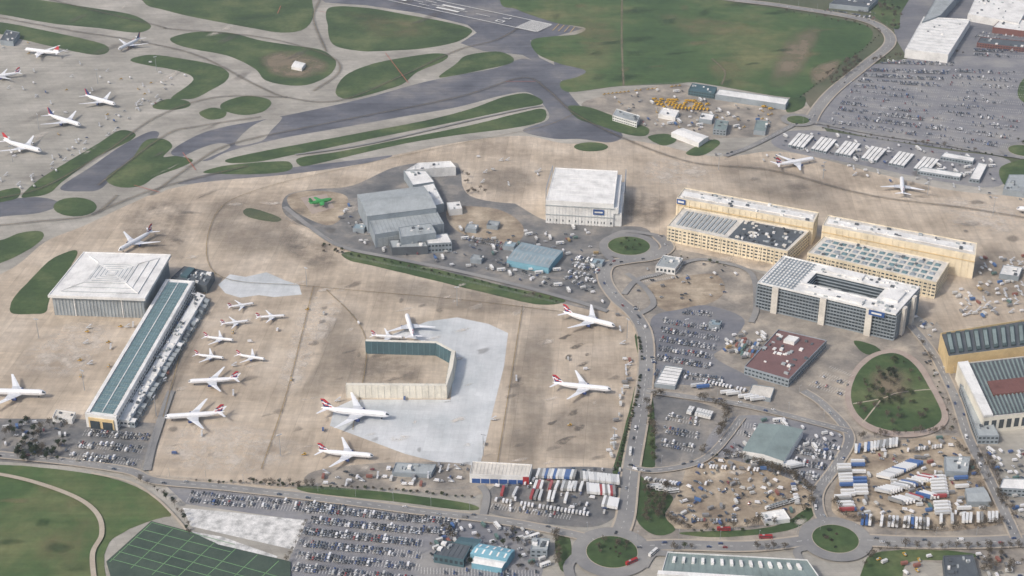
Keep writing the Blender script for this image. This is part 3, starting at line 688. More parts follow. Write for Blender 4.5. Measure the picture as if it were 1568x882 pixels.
bldg('blue_roofed_store',[(664,850),(710,858),(722,836),(680,828)],8,'teald','dgrey',st=1,ribs=6,un=4)
bldg('blue_roofed_store',[(692,838),(728,842),(738,826),(704,822)],7,'wht2','teald',gable=1.5)
bldg('light_blue_workshop',[(720,848),(776,858),(788,842),(734,832)],8,'skyb','skyb',gable=2,axis='u',sky=5,skm='wht')
bldg('light_blue_workshop',[(722,862),(768,870),(776,859),(728,850)],6,'skyb','wht',gable=1)
bldg('gatehouse',[(812,842),(838,843),(842,826),(818,824)],8,'grey2','grey',un=6,st=2)
F=bldg('distribution_centre',[(1012,880),(1262,895),(1236,858),(1022,846)],12,'wht2','green',ribs=20,par=1,un=0)
mb=MB()
for i in range(14): FB(mb,F,.05+.065*i,.07+.065*i,.55,.75,12,14.5,'wht')
FB(mb,F,-.02,1.02,-.1,.06,11.9,15,'wht2','wht'); mb.obj('roof_ventilators')
bldg('warehouse',[(1386,76),(1452,84),(1486,30),(1414,26)],14,'wht2','wht',gable=0,ribs=12,ribm='grey',axis='v',un=6)
bldg('warehouse',[(1412,34),(1440,24),(1472,-12),(1440,-14)],16,'grey2','grey',ribs=6)
bldg('retail_warehouse',[(1482,22),(1560,36),(1580,2),(1494,-4)],12,'wht2','wht',ribs=10,un=16)
bldg('retail_warehouse',[(1520,42),(1600,52),(1610,34),(1534,28)],10,'redr','wht',un=10)
bldg('warehouse',[(1600,60),(1720,70),(1730,20),(1620,10)],12,'grey2','wht',ribs=10)
bldg('warehouse',[(1270,6),(1330,12),(1345,-2),(1290,-8)],8,'grey2','dgrey',un=10)
bldg('terraced_units',[(1496,66),(1568,74),(1574,64),(1502,57)],7,'redr','dgrey',un=8,st=2)
bldg('long_canopy',[(1095,145),(1203,161),(1208,152),(1101,137)],8,'grey2','wht',ribs=10)
bldg('fire_station',[(1054,138),(1094,144),(1098,134),(1060,128)],8,'teald','teald',un=5,st=2)
bldg('site_office',[(1028,203),(1070,219),(1085,209),(1046,196)],7,'wht2','wht',gable=1.5)
bldg('fuel_depot_office',[(938,177),(975,188),(980,178),(944,167)],8,'wht2','grey',un=6,st=2)
bldg('fuel_depot_office',[(1008,175),(1034,180),(1040,170),(1014,165)],6,'wht2','wht',un=2)
bldg('fuel_depot_office',[(1092,198),(1112,200),(1116,186),(1096,183)],8,'grey2','green',un=3,st=2)
bldg('fuel_depot_office',[(1070,182),(1090,185),(1094,176),(1074,173)],6,'grey2','wht',un=2)
bldg('fuel_depot_office',[(1154,200),(1172,202),(1176,186),(1158,184)],6,'grey2','green',un=2)
bldg('airfield_hut',[(446,102),(462,105),(468,97),(452,93)],5,'wht2','wht',gable=1)
bldg('substation',[(80,640),(110,643),(116,632),(86,628)],5,'wht2','creamr',un=2)
bldg('pump_house',[(1530,748),(1600,752),(1600,735),(1536,733)],8,'grey2','wht',ribs=5,st=2)
bldg('yard_workshop',[(1448,722),(1482,724),(1486,700),(1446,700)],6,'grey2','grey',un=5)
bldg('yard_workshop',[(1482,768),(1518,768),(1506,745),(1478,748)],6,'grey2','grey',gable=1.5)
bldg('yard_workshop',[(1448,890),(1500,890),(1490,850),(1444,852)],7,'dgrey','dgrey',un=10)
bldg('yard_workshop',[(1172,800),(1210,795),(1200,780),(1165,786)],4,'wht2','wht',un=3)
bldg('yard_workshop',[(1530,420),(1560,424),(1566,410),(1536,406)],6,'grey2','wht',un=4)
bldg('parking_canopy',[(1002,588),(1034,592),(1046,564),(1018,560)],4,'grey2','wht',ribs=6,ribm='dgrey',axis='v')
bldg('parking_canopy',[(1145,604),(1180,611),(1186,594),(1152,589)],4,'grey2','creamr')
bldg('site_office',[(1440,240),(1490,248),(1493,242),(1446,234)],5,'grey2','wht',st=1)
bldg('site_office',[(1484,274),(1500,276),(1512,252),(1498,249)],5,'grey2','wht',st=1)
bldg('site_office',[(1405,262),(1470,272),(1474,266),(1412,256)],5,'grey2','wht',st=1)
bldg('warehouse',[(1536,290),(1580,296),(1590,268),(1545,268)],8,'grey2','grey',un=10)
bldg('stand_building',[(0,62),(20,64),(30,50),(10,46)],8,'grey2','dgrey',un=5)
for k,(cx,cy) in enumerate([(1229,215),(1264,221),(1301,227),(1341,235),(1383,243),(1421,251)]):
    for i in range(4):
        o=(i-1.5)*6.2
        bldg('prefabricated_office',[(cx-10+o-3,cy+8+o*.2),(cx-10+o+2,cy+9+o*.2),(cx+6+o+2,cy-9+o*.2),(cx+6+o-3,cy-10+o*.2)],4,'grey2','wht',par=0,ribs=0,st=1)
def loft(mb,rings,k,kf=None,n=12):
    pr=None
    for (x,y,z,r,rz) in rings:
        cur=[(x,y+r*math.cos(2*math.pi*i/n),z+rz*math.sin(2*math.pi*i/n)) for i in range(n)]
        if pr:
            for i in range(n):
                kk=k
                if kf: kk=kf(x,2*math.pi*(i+.5)/n) or k
                mb.face([pr[i],pr[(i+1)%n],cur[(i+1)%n],cur[i]],kk)
        pr=cur
    mb.face(pr,k)
def wing(mb,root,tip,thr,tht,k,ds=1):
    def sec(s,th): x,y,z,c=s; return [(x,y,z),(x-c*.35,y,z+th/2),(x-c,y,z),(x-c*.35,y,z-th/2)]
    a=sec(root,thr); b=sec(tip,tht)
    for i in range(4):
        q=[a[i],a[(i+1)%4],b[(i+1)%4],b[i]]
        mb.face(q if ds>0 else q[::-1],k)
    mb.face(b if ds>0 else b[::-1],k)
def airliner(L,span,eng=2,livery='ba',body='air',belly='navy'):
    mb=MB(); r=L*.047; zc=r+L*.035; x0=L/2
    rings=[(x0,0,zc-r*.25,.02,.02),(x0-.008*L,0,zc-r*.2,r*.35,r*.35),(x0-.025*L,0,zc-r*.12,r*.62,r*.62),(x0-.05*L,0,zc-r*.04,r*.84,r*.86),(x0-.09*L,0,zc,r,r),(x0-.3*L,0,zc,r,r),(x0-.5*L,0,zc,r,r),(x0-.68*L,0,zc,r,r),(x0-.78*L,0,zc+r*.12,r*.86,r*.86),(x0-.88*L,0,zc+r*.34,r*.56,r*.6),(x0-.96*L,0,zc+r*.5,r*.27,r*.32),(x0-L,0,zc+r*.58,r*.08,r*.12)]
    def kf(x,a):
        s=math.sin(a)
        if s<-.75 and belly: return belly
        if x0-.055*L<x<x0-.02*L and .3<s<.9: return 'glass'
    loft(mb,rings,body,kf,16)
    for sd in (1,-1):
        for i in range(44):
            x=x0-.1*L-i*.0155*L; y=sd*(r*.985+.04); mb.face([(x,y,zc+r*.12),(x+.3,y,zc+r*.12),(x+.3,y,zc+r*.12+.45),(x,y,zc+r*.12+.45)][::sd],'glass')
    hs=span/2
    for sd in (1,-1):
        wing(mb,(x0-.345*L,sd*r*.3,zc-r*.6,L*.22),(x0-.345*L-(hs*.36)*.68,sd*hs*.38,zc-r*.35,L*.115),L*.022,L*.012,'airg',-sd)
        wing(mb,(x0-.345*L-(hs*.36)*.68,sd*hs*.38,zc-r*.35,L*.115),(x0-.345*L-hs*.66,sd*hs,zc+r*.35,L*.035),L*.012,L*.004,body,-sd)
        wing(mb,(x0-.875*L,sd*r*.2,zc+r*.4,L*.085),(x0-.875*L-hs*.26,sd*hs*.36,zc+r*.65,L*.035),L*.01,L*.004,body,-sd)
        es=[.31] if eng==2 else [.3,.58]
        for e in es:
            ex=x0-.345*L-hs*e*.62+L*.035; ez=zc-r*.95+hs*e*.02; er=r*(.52 if eng==2 else .4); y=sd*hs*e
            rs=[(ex,er*.9),(ex-L*.015,er),(ex-L*.05,er*.95),(ex-L*.075,er*.6)]
            pr=None
            for (x,rr) in rs:
                cur=[(x,y+rr*math.cos(2*math.pi*i/10),ez+rr*math.sin(2*math.pi*i/10)) for i in range(10)]
                if pr: 
                    for i in range(10): mb.face([pr[i],pr[(i+1)%10],cur[(i+1)%10],cur[i]],belly or body)
                else: mb.face([(x-.2,a,b) for (x,a,b) in cur[::-1]],'tyre')
                pr=cur
            mb.face(pr,'airg')
            mb.hull8([(ex-.01*L,y-.3,ez+er*.6),(ex-.08*L,y-.3,ez+er*.6),(ex-.08*L,y+.3,ez+er*.6),(ex-.01*L,y+.3,ez+er*.6),(ex-.03*L,y-.3,zc-r*.3),(ex-.09*L,y-.3,zc-r*.3),(ex-.09*L,y+.3,zc-r*.3),(ex-.03*L,y+.3,zc-r*.3)],body)
    fb=(x0-.80*L,zc+r*.85,L*.16); ft=(x0-.945*L,zc+r*.85+L*.135,L*.06)
    nx,nzv=5,6
    def fp(u,v,s):
        xb=fb[0]-u*fb[2]; xt=ft[0]-u*ft[2]; th=.35*(1-abs(2*u-.7)*.6)*(1-v*.6)
        return (xb*(1-v)+xt*v, s*max(th,.03), fb[1]*(1-v)+ft[1]*v)
    for i in range(nx):
        for j in range(nzv):
            u=(i+.5)/nx;v=(j+.5)/nzv
            if livery=='ba':
                d=v-u*.55
                k='ared' if (d>.38 or (-.15<d<.0)) else ('air' if (.0<=d<.22) else 'navy')
                if v>.93: k='ared'
            elif livery=='dl': k='navy' if u+v*.3<.9 else 'ared'
            elif livery=='rd': k='ared' if v>.25 else 'air'
            else: k='air'
            for s in (1,-1):
                q=[fp(i/nx,j/nzv,s),fp((i+1)/nx,j/nzv,s),fp((i+1)/nx,(j+1)/nzv,s),fp(i/nx,(j+1)/nzv,s)]
                mb.face(q if s<0 else q[::-1],k)
    for (gx,gy) in ((x0-.12*L,0),(x0-.53*L,r*.9),(x0-.53*L,-r*.9)):
        mb.beam((gx,gy,zc-r*.8),(gx,gy,.6),.22,'airg',6)
        for dy in (-.5,.5):
            for dx in ((0,) if gy==0 else (-.8,.8)): mb.beam((gx+dx,gy+dy-.2,.65),(gx+dx,gy+dy+.2,.65),.65,'tyre',10)
    return mb.mesh('airliner')
AM={}; PL=[]
def plane(nose,tail,kind='w',livery='ba',L=None):
    a=G(*nose,5); b=G(*tail,6); d=a-b; c=(a+b)/2; LL=L or d.length
    key=(kind,livery)
    if key not in AM: AM[key]=airliner(*( (64,61,2,livery) if kind=='w' else (70,64,4,livery) if kind=='j' else (38,35,2,livery)),belly='navy' if livery in('ba','dl') else None)
    base={'w':64,'j':70,'n':38}[kind]; s=LL/base; PL.append((c,LL*.42))
    inst('passenger_airliner',AM[key],c.x,c.y,ZG,math.atan2(d.y,d.x),s)
plane((179,78),(218,58),'w','dl',62); plane((38,77),(92,83),'w','rd'); plane((-24,120),(32,112),'w','ba'); plane((182,163),(126,146),'w','dl',66)
plane((132,196),(66,175),'w','dl',70); plane((69,235),(0,216),'j','rd',74); plane((184,384),(232,356),'w','ba',62)
for n_,t_ in (((389,463),(349,468)),((381,490),(338,494)),((437,482),(392,484)),((358,520),(312,514)),((343,547),(298,541)),((406,549),(362,541))): plane(n_,t_,'n','ba')
plane((288,585),(366,580),'w'); plane((252,640),(344,633),'w'); plane((597,638),(492,628),'w'); plane((572,699),(487,691),'w')
plane((622,480),(634,520),'w','ba',56); plane((618,516),(568,512),'n'); plane((942,501),(862,480),'w'); plane((936,598),(846,588),'w')
plane((1247,244),(1187,254),'w'); plane((1380,268),(1383,304),'w','ba',60); plane((1556,321),(1640,328),'w'); plane((71,604),(-30,600),'w')
c=G(492,314); mb=MB()
loft(mb,[(12,0,3,.3,.3),(10,0,3,1.6,1.6),(6,0,3,2,2),(-6,0,3,2,2),(-12,0,3.6,.6,.8)],'lgreen',None,10)
for sd in (1,-1): wing(mb,(3,sd*1,3,6),(-1,sd*11,3.6,3),.9,.5,'lgreen',-sd); mb.beam((1,sd*5,1.6),(-3,sd*5,1.6),1.1,'lgreen',8); wing(mb,(-9,sd*.4,4,3),(-11,sd*4,4.2,1.5),.4,.2,'lgreen',-sd)
mb.hull8([(-8,-.3,4.5),(-12,-.3,4.5),(-12,.3,4.5),(-8,.3,4.5),(-11,-.2,9),(-13,-.2,9),(-13,.2,9),(-11,.2,9)],'lgreen')
for x in (6,-4): mb.beam((x,0,0),(x,0,2),.4,'steel')
o=mb.obj('fire_training_aircraft',(c.x,c.y,ZG)); o.rotation_euler=(0,0,.5); o.scale=(1.3,1.3,1.3)
# ---------------- vehicles ----------------
def wheels(mb,xs,y,r):
    for x in xs:
        for s in (1,-1): mb.beam((x,s*(y-.25),r),(x,s*y,r),r,'tyre',8)
def car():
    mb=MB(); prof=[(-2.15,.35),(2.15,.35),(2.2,.7),(1.25,.95),(-1.9,.98),(-2.2,.8)]
    for i in range(len(prof)):
        a,b=prof[i],prof[(i+1)%len(prof)]; mb.face([(a[0],-.88,a[1]),(a[0],.88,a[1]),(b[0],.88,b[1]),(b[0],-.88,b[1])][::-1],'carp')
    mb.face([(x,-.88,z) for x,z in prof],'carp'); mb.face([(x,.88,z) for x,z in prof][::-1],'carp')
    mb.hull8([(-1.85,-.82,.96),(1.2,-.82,.94),(1.2,.82,.94),(-1.85,.82,.96),(-1.4,-.66,1.45),(.4,-.66,1.45),(.4,.66,1.45),(-1.4,.66,1.45)],'glass','carp')
    wheels(mb,(-1.35,1.35),.9,.33); return mb.mesh('car')
def van():
    mb=MB(); mb.hull8([(-2.8,-1,.4),(1.7,-1,.4),(1.7,1,.4),(-2.8,1,.4),(-2.8,-.93,2.4),(1.5,-.93,2.4),(1.5,.93,2.4),(-2.8,.93,2.4)],'vanp')
    mb.hull8([(1.7,-.98,.4),(2.75,-.95,.4),(2.75,.95,.4),(1.7,.98,.4),(1.55,-.93,2.35),(2.5,-.9,1.15),(2.5,.9,1.15),(1.55,.93,2.35)],'vanp','glass')
    wheels(mb,(-1.8,1.8),1.0,.36); return mb.mesh('van')
def lorry():
    mb=MB(); mb.hull8([(5.7,-1.2,.6),(7.9,-1.2,.6),(7.9,1.2,.6),(5.7,1.2,.6),(5.7,-1.2,3.3),(7.6,-1.15,3.1),(7.6,1.15,3.1),(5.7,1.2,3.3)],'vanp')
    mb.hull8([(7.92,-1.05,1.7),(7.95,-1.05,1.7),(7.95,1.05,1.7),(7.92,1.05,1.7),(7.72,-1.,2.8),(7.75,-1.,2.8),(7.75,1.,2.8),(7.72,1.,2.8)],'glass')
    mb.box(-8,5.4,-1.25,1.25,1.1,3.95,'boxp'); mb.box(-8,5.4,-.9,.9,.8,1.1,'dgrey'); wheels(mb,(-6,-4.8,-3.6,4.2,7),1.2,.5); return mb.mesh('lorry')
def trailer():
    mb=MB(); mb.box(-6.5,6.5,-1.25,1.25,1.1,3.95,'boxp'); mb.box(-6.4,6.4,-.6,.6,.8,1.1,'dgrey'); wheels(mb,(-5,-3.8,-2.6),1.2,.5)
    for s in(1,-1): mb.beam((4,s*.8,0),(4,s*.8,1.1),.1,'steel')
    for i in range(12): mb.box(-6.3+i*1.08,-6.22+i*1.08,-1.3,1.3,3.95,4.0,'grey')
    return mb.mesh('trailer')
def container():
    mb=MB(); mb.box(-3.05,3.05,-1.2,1.2,.05,2.6,'contp')
    for i in range(12):
        x=-2.9+i*.5
        for s in (1,-1): mb.box(x,x+.22,s*1.2 if s>0 else -1.26,1.26 if s>0 else -1.2,.15,2.5,'contp')
    for y in (-.6,.6): mb.beam((3.1,y,.1),(3.1,y,2.5),.05,'steel')
    return mb.mesh('container')
def cabin():
    mb=MB(); mb.box(-4.8,4.8,-1.5,1.5,.2,2.8,'wht2','wht'); mb.box(-4.9,4.9,-1.6,1.6,2.8,2.95,'grey','wht')
    for x in (-3.4,-1,2.6):
        for s in (1,-1): mb.box(x,x+1.4,1.5 if s>0 else -1.54,1.54 if s>0 else -1.5,1.2,2.2,'glass')
    mb.box(1,1.9,-1.55,-1.5,.2,2.3,'blue'); return mb.mesh('cabin')
def coach(k):
    mb=MB(); mb.hull8([(-6,-1.25,.4),(6,-1.25,.4),(6,1.25,.4),(-6,1.25,.4),(-6,-1.22,3.3),(5.8,-1.22,3.3),(5.8,1.22,3.3),(-6,1.22,3.3)],k)
    for s in (1,-1): mb.face([(-5.6,s*1.27,1.6),(5.6,s*1.27,1.6),(5.6,s*1.26,2.7),(-5.6,s*1.26,2.7)][::s*-1 if s<0 else 1],'glass')
    mb.face([(6.02,-1.1,1.3),(6.02,1.1,1.3),(5.88,1.1,2.9),(5.88,-1.1,2.9)],'glass'); mb.box(-3,-1,-.8,.8,3.3,3.5,'grey'); wheels(mb,(-3.5,3.8),1.25,.5); return mb.mesh('coach')
def tug():
    mb=MB(); mb.box(-2.2,2.2,-1,1,.35,1.1,'orange'); mb.hull8([(-.2,-.9,1.1),(1.4,-.9,1.1),(1.4,.9,1.1),(-.2,.9,1.1),(0,-.8,2),(1.1,-.8,2),(1.1,.8,2),(0,.8,2)],'glass','orange'); wheels(mb,(-1.4,1.4),1.,.42)
    mb.hull8([(-2.2,-.5,1.1),(-.4,-.5,1.1),(-.4,.5,1.1),(-2.2,.5,1.1),(-2.4,-.5,1.3),(-.3,-.5,2.2),(-.3,.5,2.2),(-2.4,.5,1.3)],'grey'); return mb.mesh('tug')
def plough():
    mb=MB(); mb.box(-3.6,3,-1.25,1.25,.7,1.7,'orange'); mb.hull8([(1.4,-1.2,1.7),(3,-1.2,1.7),(3,1.2,1.7),(1.4,1.2,1.7),(1.5,-1.1,3),(2.7,-1.1,3),(2.7,1.1,3),(1.5,1.1,3)],'glass','orange')
    mb.hull8([(-3.6,-1.2,1.7),(1,-1.2,1.7),(1,1.2,1.7),(-3.6,1.2,1.7),(-3.8,-1.5,2.6),(1.1,-1.5,2.6),(1.1,1.5,2.6),(-3.8,1.5,2.6)],'orange'); mb.hull8([(3.4,-1.9,.2),(3.7,-1.9,.2),(4.1,1.9,.2),(3.8,1.9,.2),(3.6,-1.9,1.4),(3.9,-1.9,1.4),(4.3,1.9,1.4),(4.,1.9,1.4)],'orange'); wheels(mb,(-2.4,2),1.25,.5); return mb.mesh('plough')
def steps():
    mb=MB()
    for i in range(8): mb.box(-2.5+i*.6,-1.9+i*.6,-.8,.8,.5+i*.45-.2,.5+i*.45,'airg')
    mb.box(2.3,3.8,-.9,.9,3.9,4.1,'airg'); 
    for x,z in ((-2,1),(3.5,3.9),(2.4,3.9)):
        for s in (1,-1): mb.beam((x,s*.8,.2),(x,s*.8,z),.08,'steel')
    mb.box(-2.6,3,-.9,.9,.3,.55,'wht2'); wheels(mb,(-1.8,2),.95,.3); return mb.mesh('steps')
VM={'parked_car':car(),'van':van(),'lorry':lorry(),'articulated_trailer':trailer(),'shipping_container':container(),'portable_cabin':cabin(),'coach':coach('wht2'),'red_bus':coach('red'),'baggage_tractor':tug(),'boarding_steps':steps(),'snow_plough':plough()}
VR={'parked_car':2.6,'van':3.2,'lorry':8,'articulated_trailer':6,'shipping_container':3.6,'portable_cabin':5.2,'coach':6.3,'red_bus':6.3,'baggage_tractor':2.6,'boarding_steps':3.6,'snow_plough':4.2}
BB=[(min(p[0] for p in f)-2,max(p[0] for p in f)+2,min(p[1] for p in f)-2,max(p[1] for p in f)+2,[sum(f,Vector((0,0)))/4+(p-sum(f,Vector((0,0)))/4)*1.04 for p in f]) for f in FOOT]
RH={}
for px in LN+NOLINE:
    w=cat([G(*p) for p in px],8,False)
    for i in range(len(w)-1):
        n=max(1,int((w[i+1]-w[i]).length/4))
        for k in range(n):
            p=w[i].lerp(w[i+1],k/n); RH.setdefault((int(p.x//10),int(p.y//10)),[]).append(p)
def onroad(p,d=8.5):
    i,j=int(p.x//10),int(p.y//10)
    for a in (i-1,i,i+1):
        for b in (j-1,j,j+1):
            for q in RH.get((a,b),()):
                if (q-p).length<d: return True
    for c,r in RBS:
        if (c-p).length<r: return True
    return False
def blocked(p,tree=False):
    for b in BB:
        if b[0]<p.x<b[1] and b[2]<p.y<b[3] and pip(p,b[4]): return True
    if not tree:
        for c,r in PL:
            if (c-p).length<r*.75: return True
    return False
GRID={}
def free(p,r):
    i,j=int(p.x//8),int(p.y//8)
    for a in range(i-2,i+3):
        for b in range(j-2,j+3):
            for (q,s) in GRID.get((a,b),()):
                if (q-p).length<(r+s)*.72: return False
    return True
CNT={}
def put(kind,p,rot,check=True,z=None,sc=1):
    r=VR.get(kind,3)
    if blocked(p) or onroad(p): return False
    if check and not free(p,r): return False
    GRID.setdefault((int(p.x//8),int(p.y//8)),[]).append((p,r))
    inst(kind,VM[kind],p.x,p.y,ZG if z is None else z,rot,sc); CNT[kind]=CNT.get(kind,0)+1; return True
BAY=MB(); ZB=ZG+.004
def lot(q,rows,fill,kind='parked_car',pitch=2.7,bays=True,patch=True,ang=0,mix=.08):
    w=[G(*p) for p in q]
    for r in range(rows):
        v=(r//2*2+1+(-.5+(r%2))*.62)/rows if rows>1 else .5
        a=w[0].lerp(w[3],v); b=w[1].lerp(w[2],v); d=b-a; L=d.length; t=d/L; rot=math.atan2(t.y,t.x)+math.pi/2+ang
        n_=Vector((-t.y,t.x))
        s=1.5
        while s<L:
            p=a+t*s
            f=fill
            if patch: f*=max(.15,min(1.7,.95+2.2*noise.noise(Vector((p.x*.012,p.y*.012,3.3)))))
            if R.random()<f:
                k=kind
                if kind=='parked_car' and R.random()<mix: k='van'
                p2=p+Vector((R.uniform(-.15,.15),R.uniform(-.4,.4)))
                if not blocked(p2) and not onroad(p2,6) and free(p2,1.7):
                    o=inst(k,VM[k],p2.x,p2.y,ZG,rot+R.uniform(-.03,.03)+(math.pi if R.random()<.5 else 0)); CNT[k]=CNT.get(k,0)+1
                    GRID.setdefault((int(p2.x//8),int(p2.y//8)),[]).append((p2,1.7))
            if bays:
                e=p+t*pitch/2
                if not blocked(e): BAY.face([(e.x-t.x*.13-n_.x*2.4,e.y-t.y*.13-n_.y*2.4,ZB),(e.x+t.x*.13-n_.x*2.4,e.y+t.y*.13-n_.y*2.4,ZB),(e.x+t.x*.13+n_.x*2.4,e.y+t.y*.13+n_.y*2.4,ZB),(e.x-t.x*.13+n_.x*2.4,e.y-t.y*.13+n_.y*2.4,ZB)],'wline')
            s+=pitch
def scatter(px,n,kinds,base=None,jr=.1,z=None):
    xs=[p[0] for p in px]; ys=[p[1] for p in px]; c=0;t=0
    while c<n and t<n*12:
        t+=1; x=R.uniform(min(xs),max(xs)); y=R.uniform(min(ys),max(ys))
        if not pip((x,y),px): continue
        rot=R.uniform(0,6.28) if base is None else base+R.choice((0,math.pi/2))+R.gauss(0,jr)
        if put(R.choice(kinds),G(x,y),rot,z=z): c+=1
lot([(1262,190),(1400,212),(1455,108),(1330,104)],20,.44); lot([(1408,213),(1540,232),(1600,110),(1465,104)],20,.36)
lot([(1610,200),(1740,205),(1740,100),(1610,100)],14,.35)
lot([(1340,100),(1455,104),(1470,94),(1360,92)],2,.5)
lot([(1004,556),(1085,570),(1105,500),(1014,486)],10,.66,patch=False); lot([(1040,484),(1085,490),(1095,476),(1050,474)],2,.6,patch=False); lot([(1000,582),(1110,594),(1104,574),(1000,562)],2,.5)
lot([(968,470),(1000,560),(1004,560),(975,470)],1,.4,bays=False)
lot([(440,880),(640,900),(650,790),(480,772)],12,.52); lot([(280,772),(520,792),(530,776),(290,752)],4,.5); lot([(645,820),(700,826),(705,795),(650,788)],4,.6)
lot([(640,900),(830,910),(820,872),(640,868)],4,.4); lot([(100,710),(205,720),(230,662),(130,655)],6,.5,mix=.25,patch=False); 
lot([(745,782),(870,800),(876,788),(752,770)],2,.5)
lot([(1010,690),(1060,700),(1075,640),(1020,630)],6,.5,mix=.2,patch=False); lot([(1120,668),(1160,678),(1170,650),(1125,645)],4,.6)
lot([(1180,730),(1270,745),(1290,680),(1235,668)],8,.55,mix=.3,patch=False)
lot([(785,425),(850,446),(858,432),(800,415)],4,.75); lot([(860,430),(905,452),(925,400),(885,392)],8,.6,mix=.4); lot([(975,420),(1030,415),(1040,432),(985,440)],2,.25)
lot([(715,375),(770,385),(778,370),(722,360)],2,.6); lot([(1210,230),(1380,255),(1385,248),(1215,222)],2,.4,bays=False)
lot([(1230,595),(1290,612),(1305,575),(1270,560)],5,.35); lot([(1490,60),(1560,70),(1590,60),(1500,50)],3,.5); lot([(1260,20),(1340,35),(1340,20),(1270,10)],3,.4)
lot([(1490,88),(1600,94),(1600,78),(1490,74)],4,.55)
A0=math.radians(78)
def rowv(a,b,n,kind,rot,sk=.1,z=None):
    A_=G(*a);B_=G(*b)
    for i in range(n):
        if R.random()<sk: continue
        p=A_.lerp(B_,i/max(1,n-1))
        if not blocked(p) and not onroad(p,6):
            inst(kind,VM[kind],p.x,p.y,ZG,rot+R.gauss(0,.03)); CNT[kind]=CNT.get(kind,0)+1
            GRID.setdefault((int(p.x//8),int(p.y//8)),[]).append((p,VR[kind]))
rowv((824,730),(880,732),14,'articulated_trailer',A0); rowv((820,748),(890,750),16,'articulated_trailer',A0,.25); rowv((890,734),(946,740),14,'articulated_trailer',A0+.2,.05); rowv((900,752),(940,756),11,'lorry',A0+.2,.05)
rowv((925,772),(945,776),6,'lorry',A0,.0); rowv((760,768),(900,790),26,'van',A0,.2); rowv((770,756),(880,768),18,'lorry',A0,.3)
rowv((1352,735),(1402,712),16,'articulated_trailer',-.35,.1); rowv((1352,757),(1424,735),19,'lorry',-.35,.1); rowv((1290,708),(1298,762),12,'articulated_trailer',.05,.1); rowv((1312,706),(1318,760),11,'articulated_trailer',.05,.3)
rowv((1372,772),(1425,762),11,'lorry',-.5,.1); rowv((1310,692),(1372,682),14,'articulated_trailer',1.3,.2); rowv((1390,692),(1440,686),13,'van',1.2,.2); rowv((1300,790),(1290,765),6,'lorry',.1,.3); rowv((1320,800),(1420,806),18,'lorry',1.3,.3); rowv((1432,716),(1444,790),16,'lorry',.1,.35)
rowv((1440,800),(1525,796),16,'articulated_trailer',1.3,.3); rowv((1470,730),(1476,790),10,'articulated_trailer',.1,.4); rowv((1055,632),(1088,640),9,'coach',1.2,.1); rowv((1050,580),(1140,600),18,'van',1.1,.2); rowv((1060,592),(1160,615),12,'lorry',.2,.5)
rowv((1180,780),(1215,770),9,'coach',.5,.1); rowv((990,736),(1040,744),12,'van',.9,.1); rowv((1000,748),(1030,756),8,'coach',.2,.4); rowv((594,720),(640,722),16,'van',1.4,.2)
rowv((1200,712),(1220,718),5,'lorry',.3,0)
for k in range(4): rowv((1124+4*k,524+7*k),(1160+4*k,531+7*k),10,'shipping_container',1.2,.15)
rowv((1066,716),(1160,722),22,'van',1.2,.25); rowv((1215,745),(1222,778),9,'van',.2,.2); rowv((1050,798),(1150,800),22,'parked_car',1.4,.25)
for k in range(4): rowv((1002+3*k,154+4*k),(1080+3*k,158+4*k),15,'snow_plough',.3+.3*k,.35)
rowv((1120,150),(1190,172),8,'snow_plough',.2,.4); rowv((925,146),(1040,133),20,'baggage_tractor',.3,.2)
K1=['van','parked_car','shipping_container','portable_cabin','parked_car','parked_car','van']
scatter([(1085,705),(1180,722),(1232,746),(1240,775),(1180,800),(1045,808),(1025,790),(1045,750)],95,['shipping_container','parked_car','van','parked_car','parked_car'],.4,.4)
scatter([(1290,700),(1380,678),(1460,670),(1495,700),(1540,780),(1440,810),(1290,790)],80,['van','parked_car','shipping_container','parked_car'],.1,.3)
scatter([(755,748),(820,718),(950,720),(950,762),(935,795),(750,782)],50,['van','parked_car','parked_car'],A0)
scatter([(1112,644),(1200,642),(1290,670),(1285,720),(1240,742),(1090,700)],50,K1,.3)
scatter([(700,340),(790,350),(900,350),(930,400),(925,465),(860,460),(780,438),(640,408),(600,395),(560,375),(700,370)],100,K1,.25)
scatter([(535,290),(560,360),(600,384),(560,382),(520,340)],14,K1,.25)
scatter([(920,155),(980,140),(1045,135),(1100,150),(1190,165),(1180,195),(1100,205),(1030,200),(960,188)],90,K1+['baggage_tractor'],.3)
scatter([(265,460),(320,470),(215,645),(205,645)],80,['boarding_steps','shipping_container','van','baggage_tractor'],AP)
scatter([(130,490),(230,480),(150,600),(110,600)],14,['boarding_steps','baggage_tractor'],AP)
scatter([(240,455),(960,480),(930,715),(250,715)],22,['boarding_steps','van','baggage_tractor'],AP)
scatter([(945,480),(968,560),(940,700),(930,700),(955,560)],22,['boarding_steps','van','shipping_container'],AP)
scatter([(1025,395),(1160,420),(1150,470),(1000,470),(960,430)],20,['parked_car','van','parked_car'],.3)
scatter([(1115,510),(1175,512),(1150,556),(1105,545)],16,['shipping_container','portable_cabin','van'],.35)
scatter([(1400,470),(1430,500),(1440,600),(1400,530)],12,['parked_car','van'],.4)
scatter([(1460,445),(1568,430),(1568,480),(1470,490)],50,['boarding_steps','van','shipping_container'],.3)
scatter([(1500,395),(1568,390),(1568,440),(1480,445)],24,['boarding_steps','van','shipping_container'],.3)
scatter([(480,722),(715,712),(735,745),(480,745)],34,['van','parked_car','boarding_steps','shipping_container'],1.4)
scatter([(0,645),(110,645),(100,702),(0,700)],26,['parked_car','shipping_container','van'],.2)
scatter([(655,795),(830,815),(835,870),(800,880),(655,860)],50,['van','parked_car','shipping_container','portable_cabin'],.4)
scatter([(1500,690),(1568,690),(1568,800),(1545,790)],34,K1,.3)
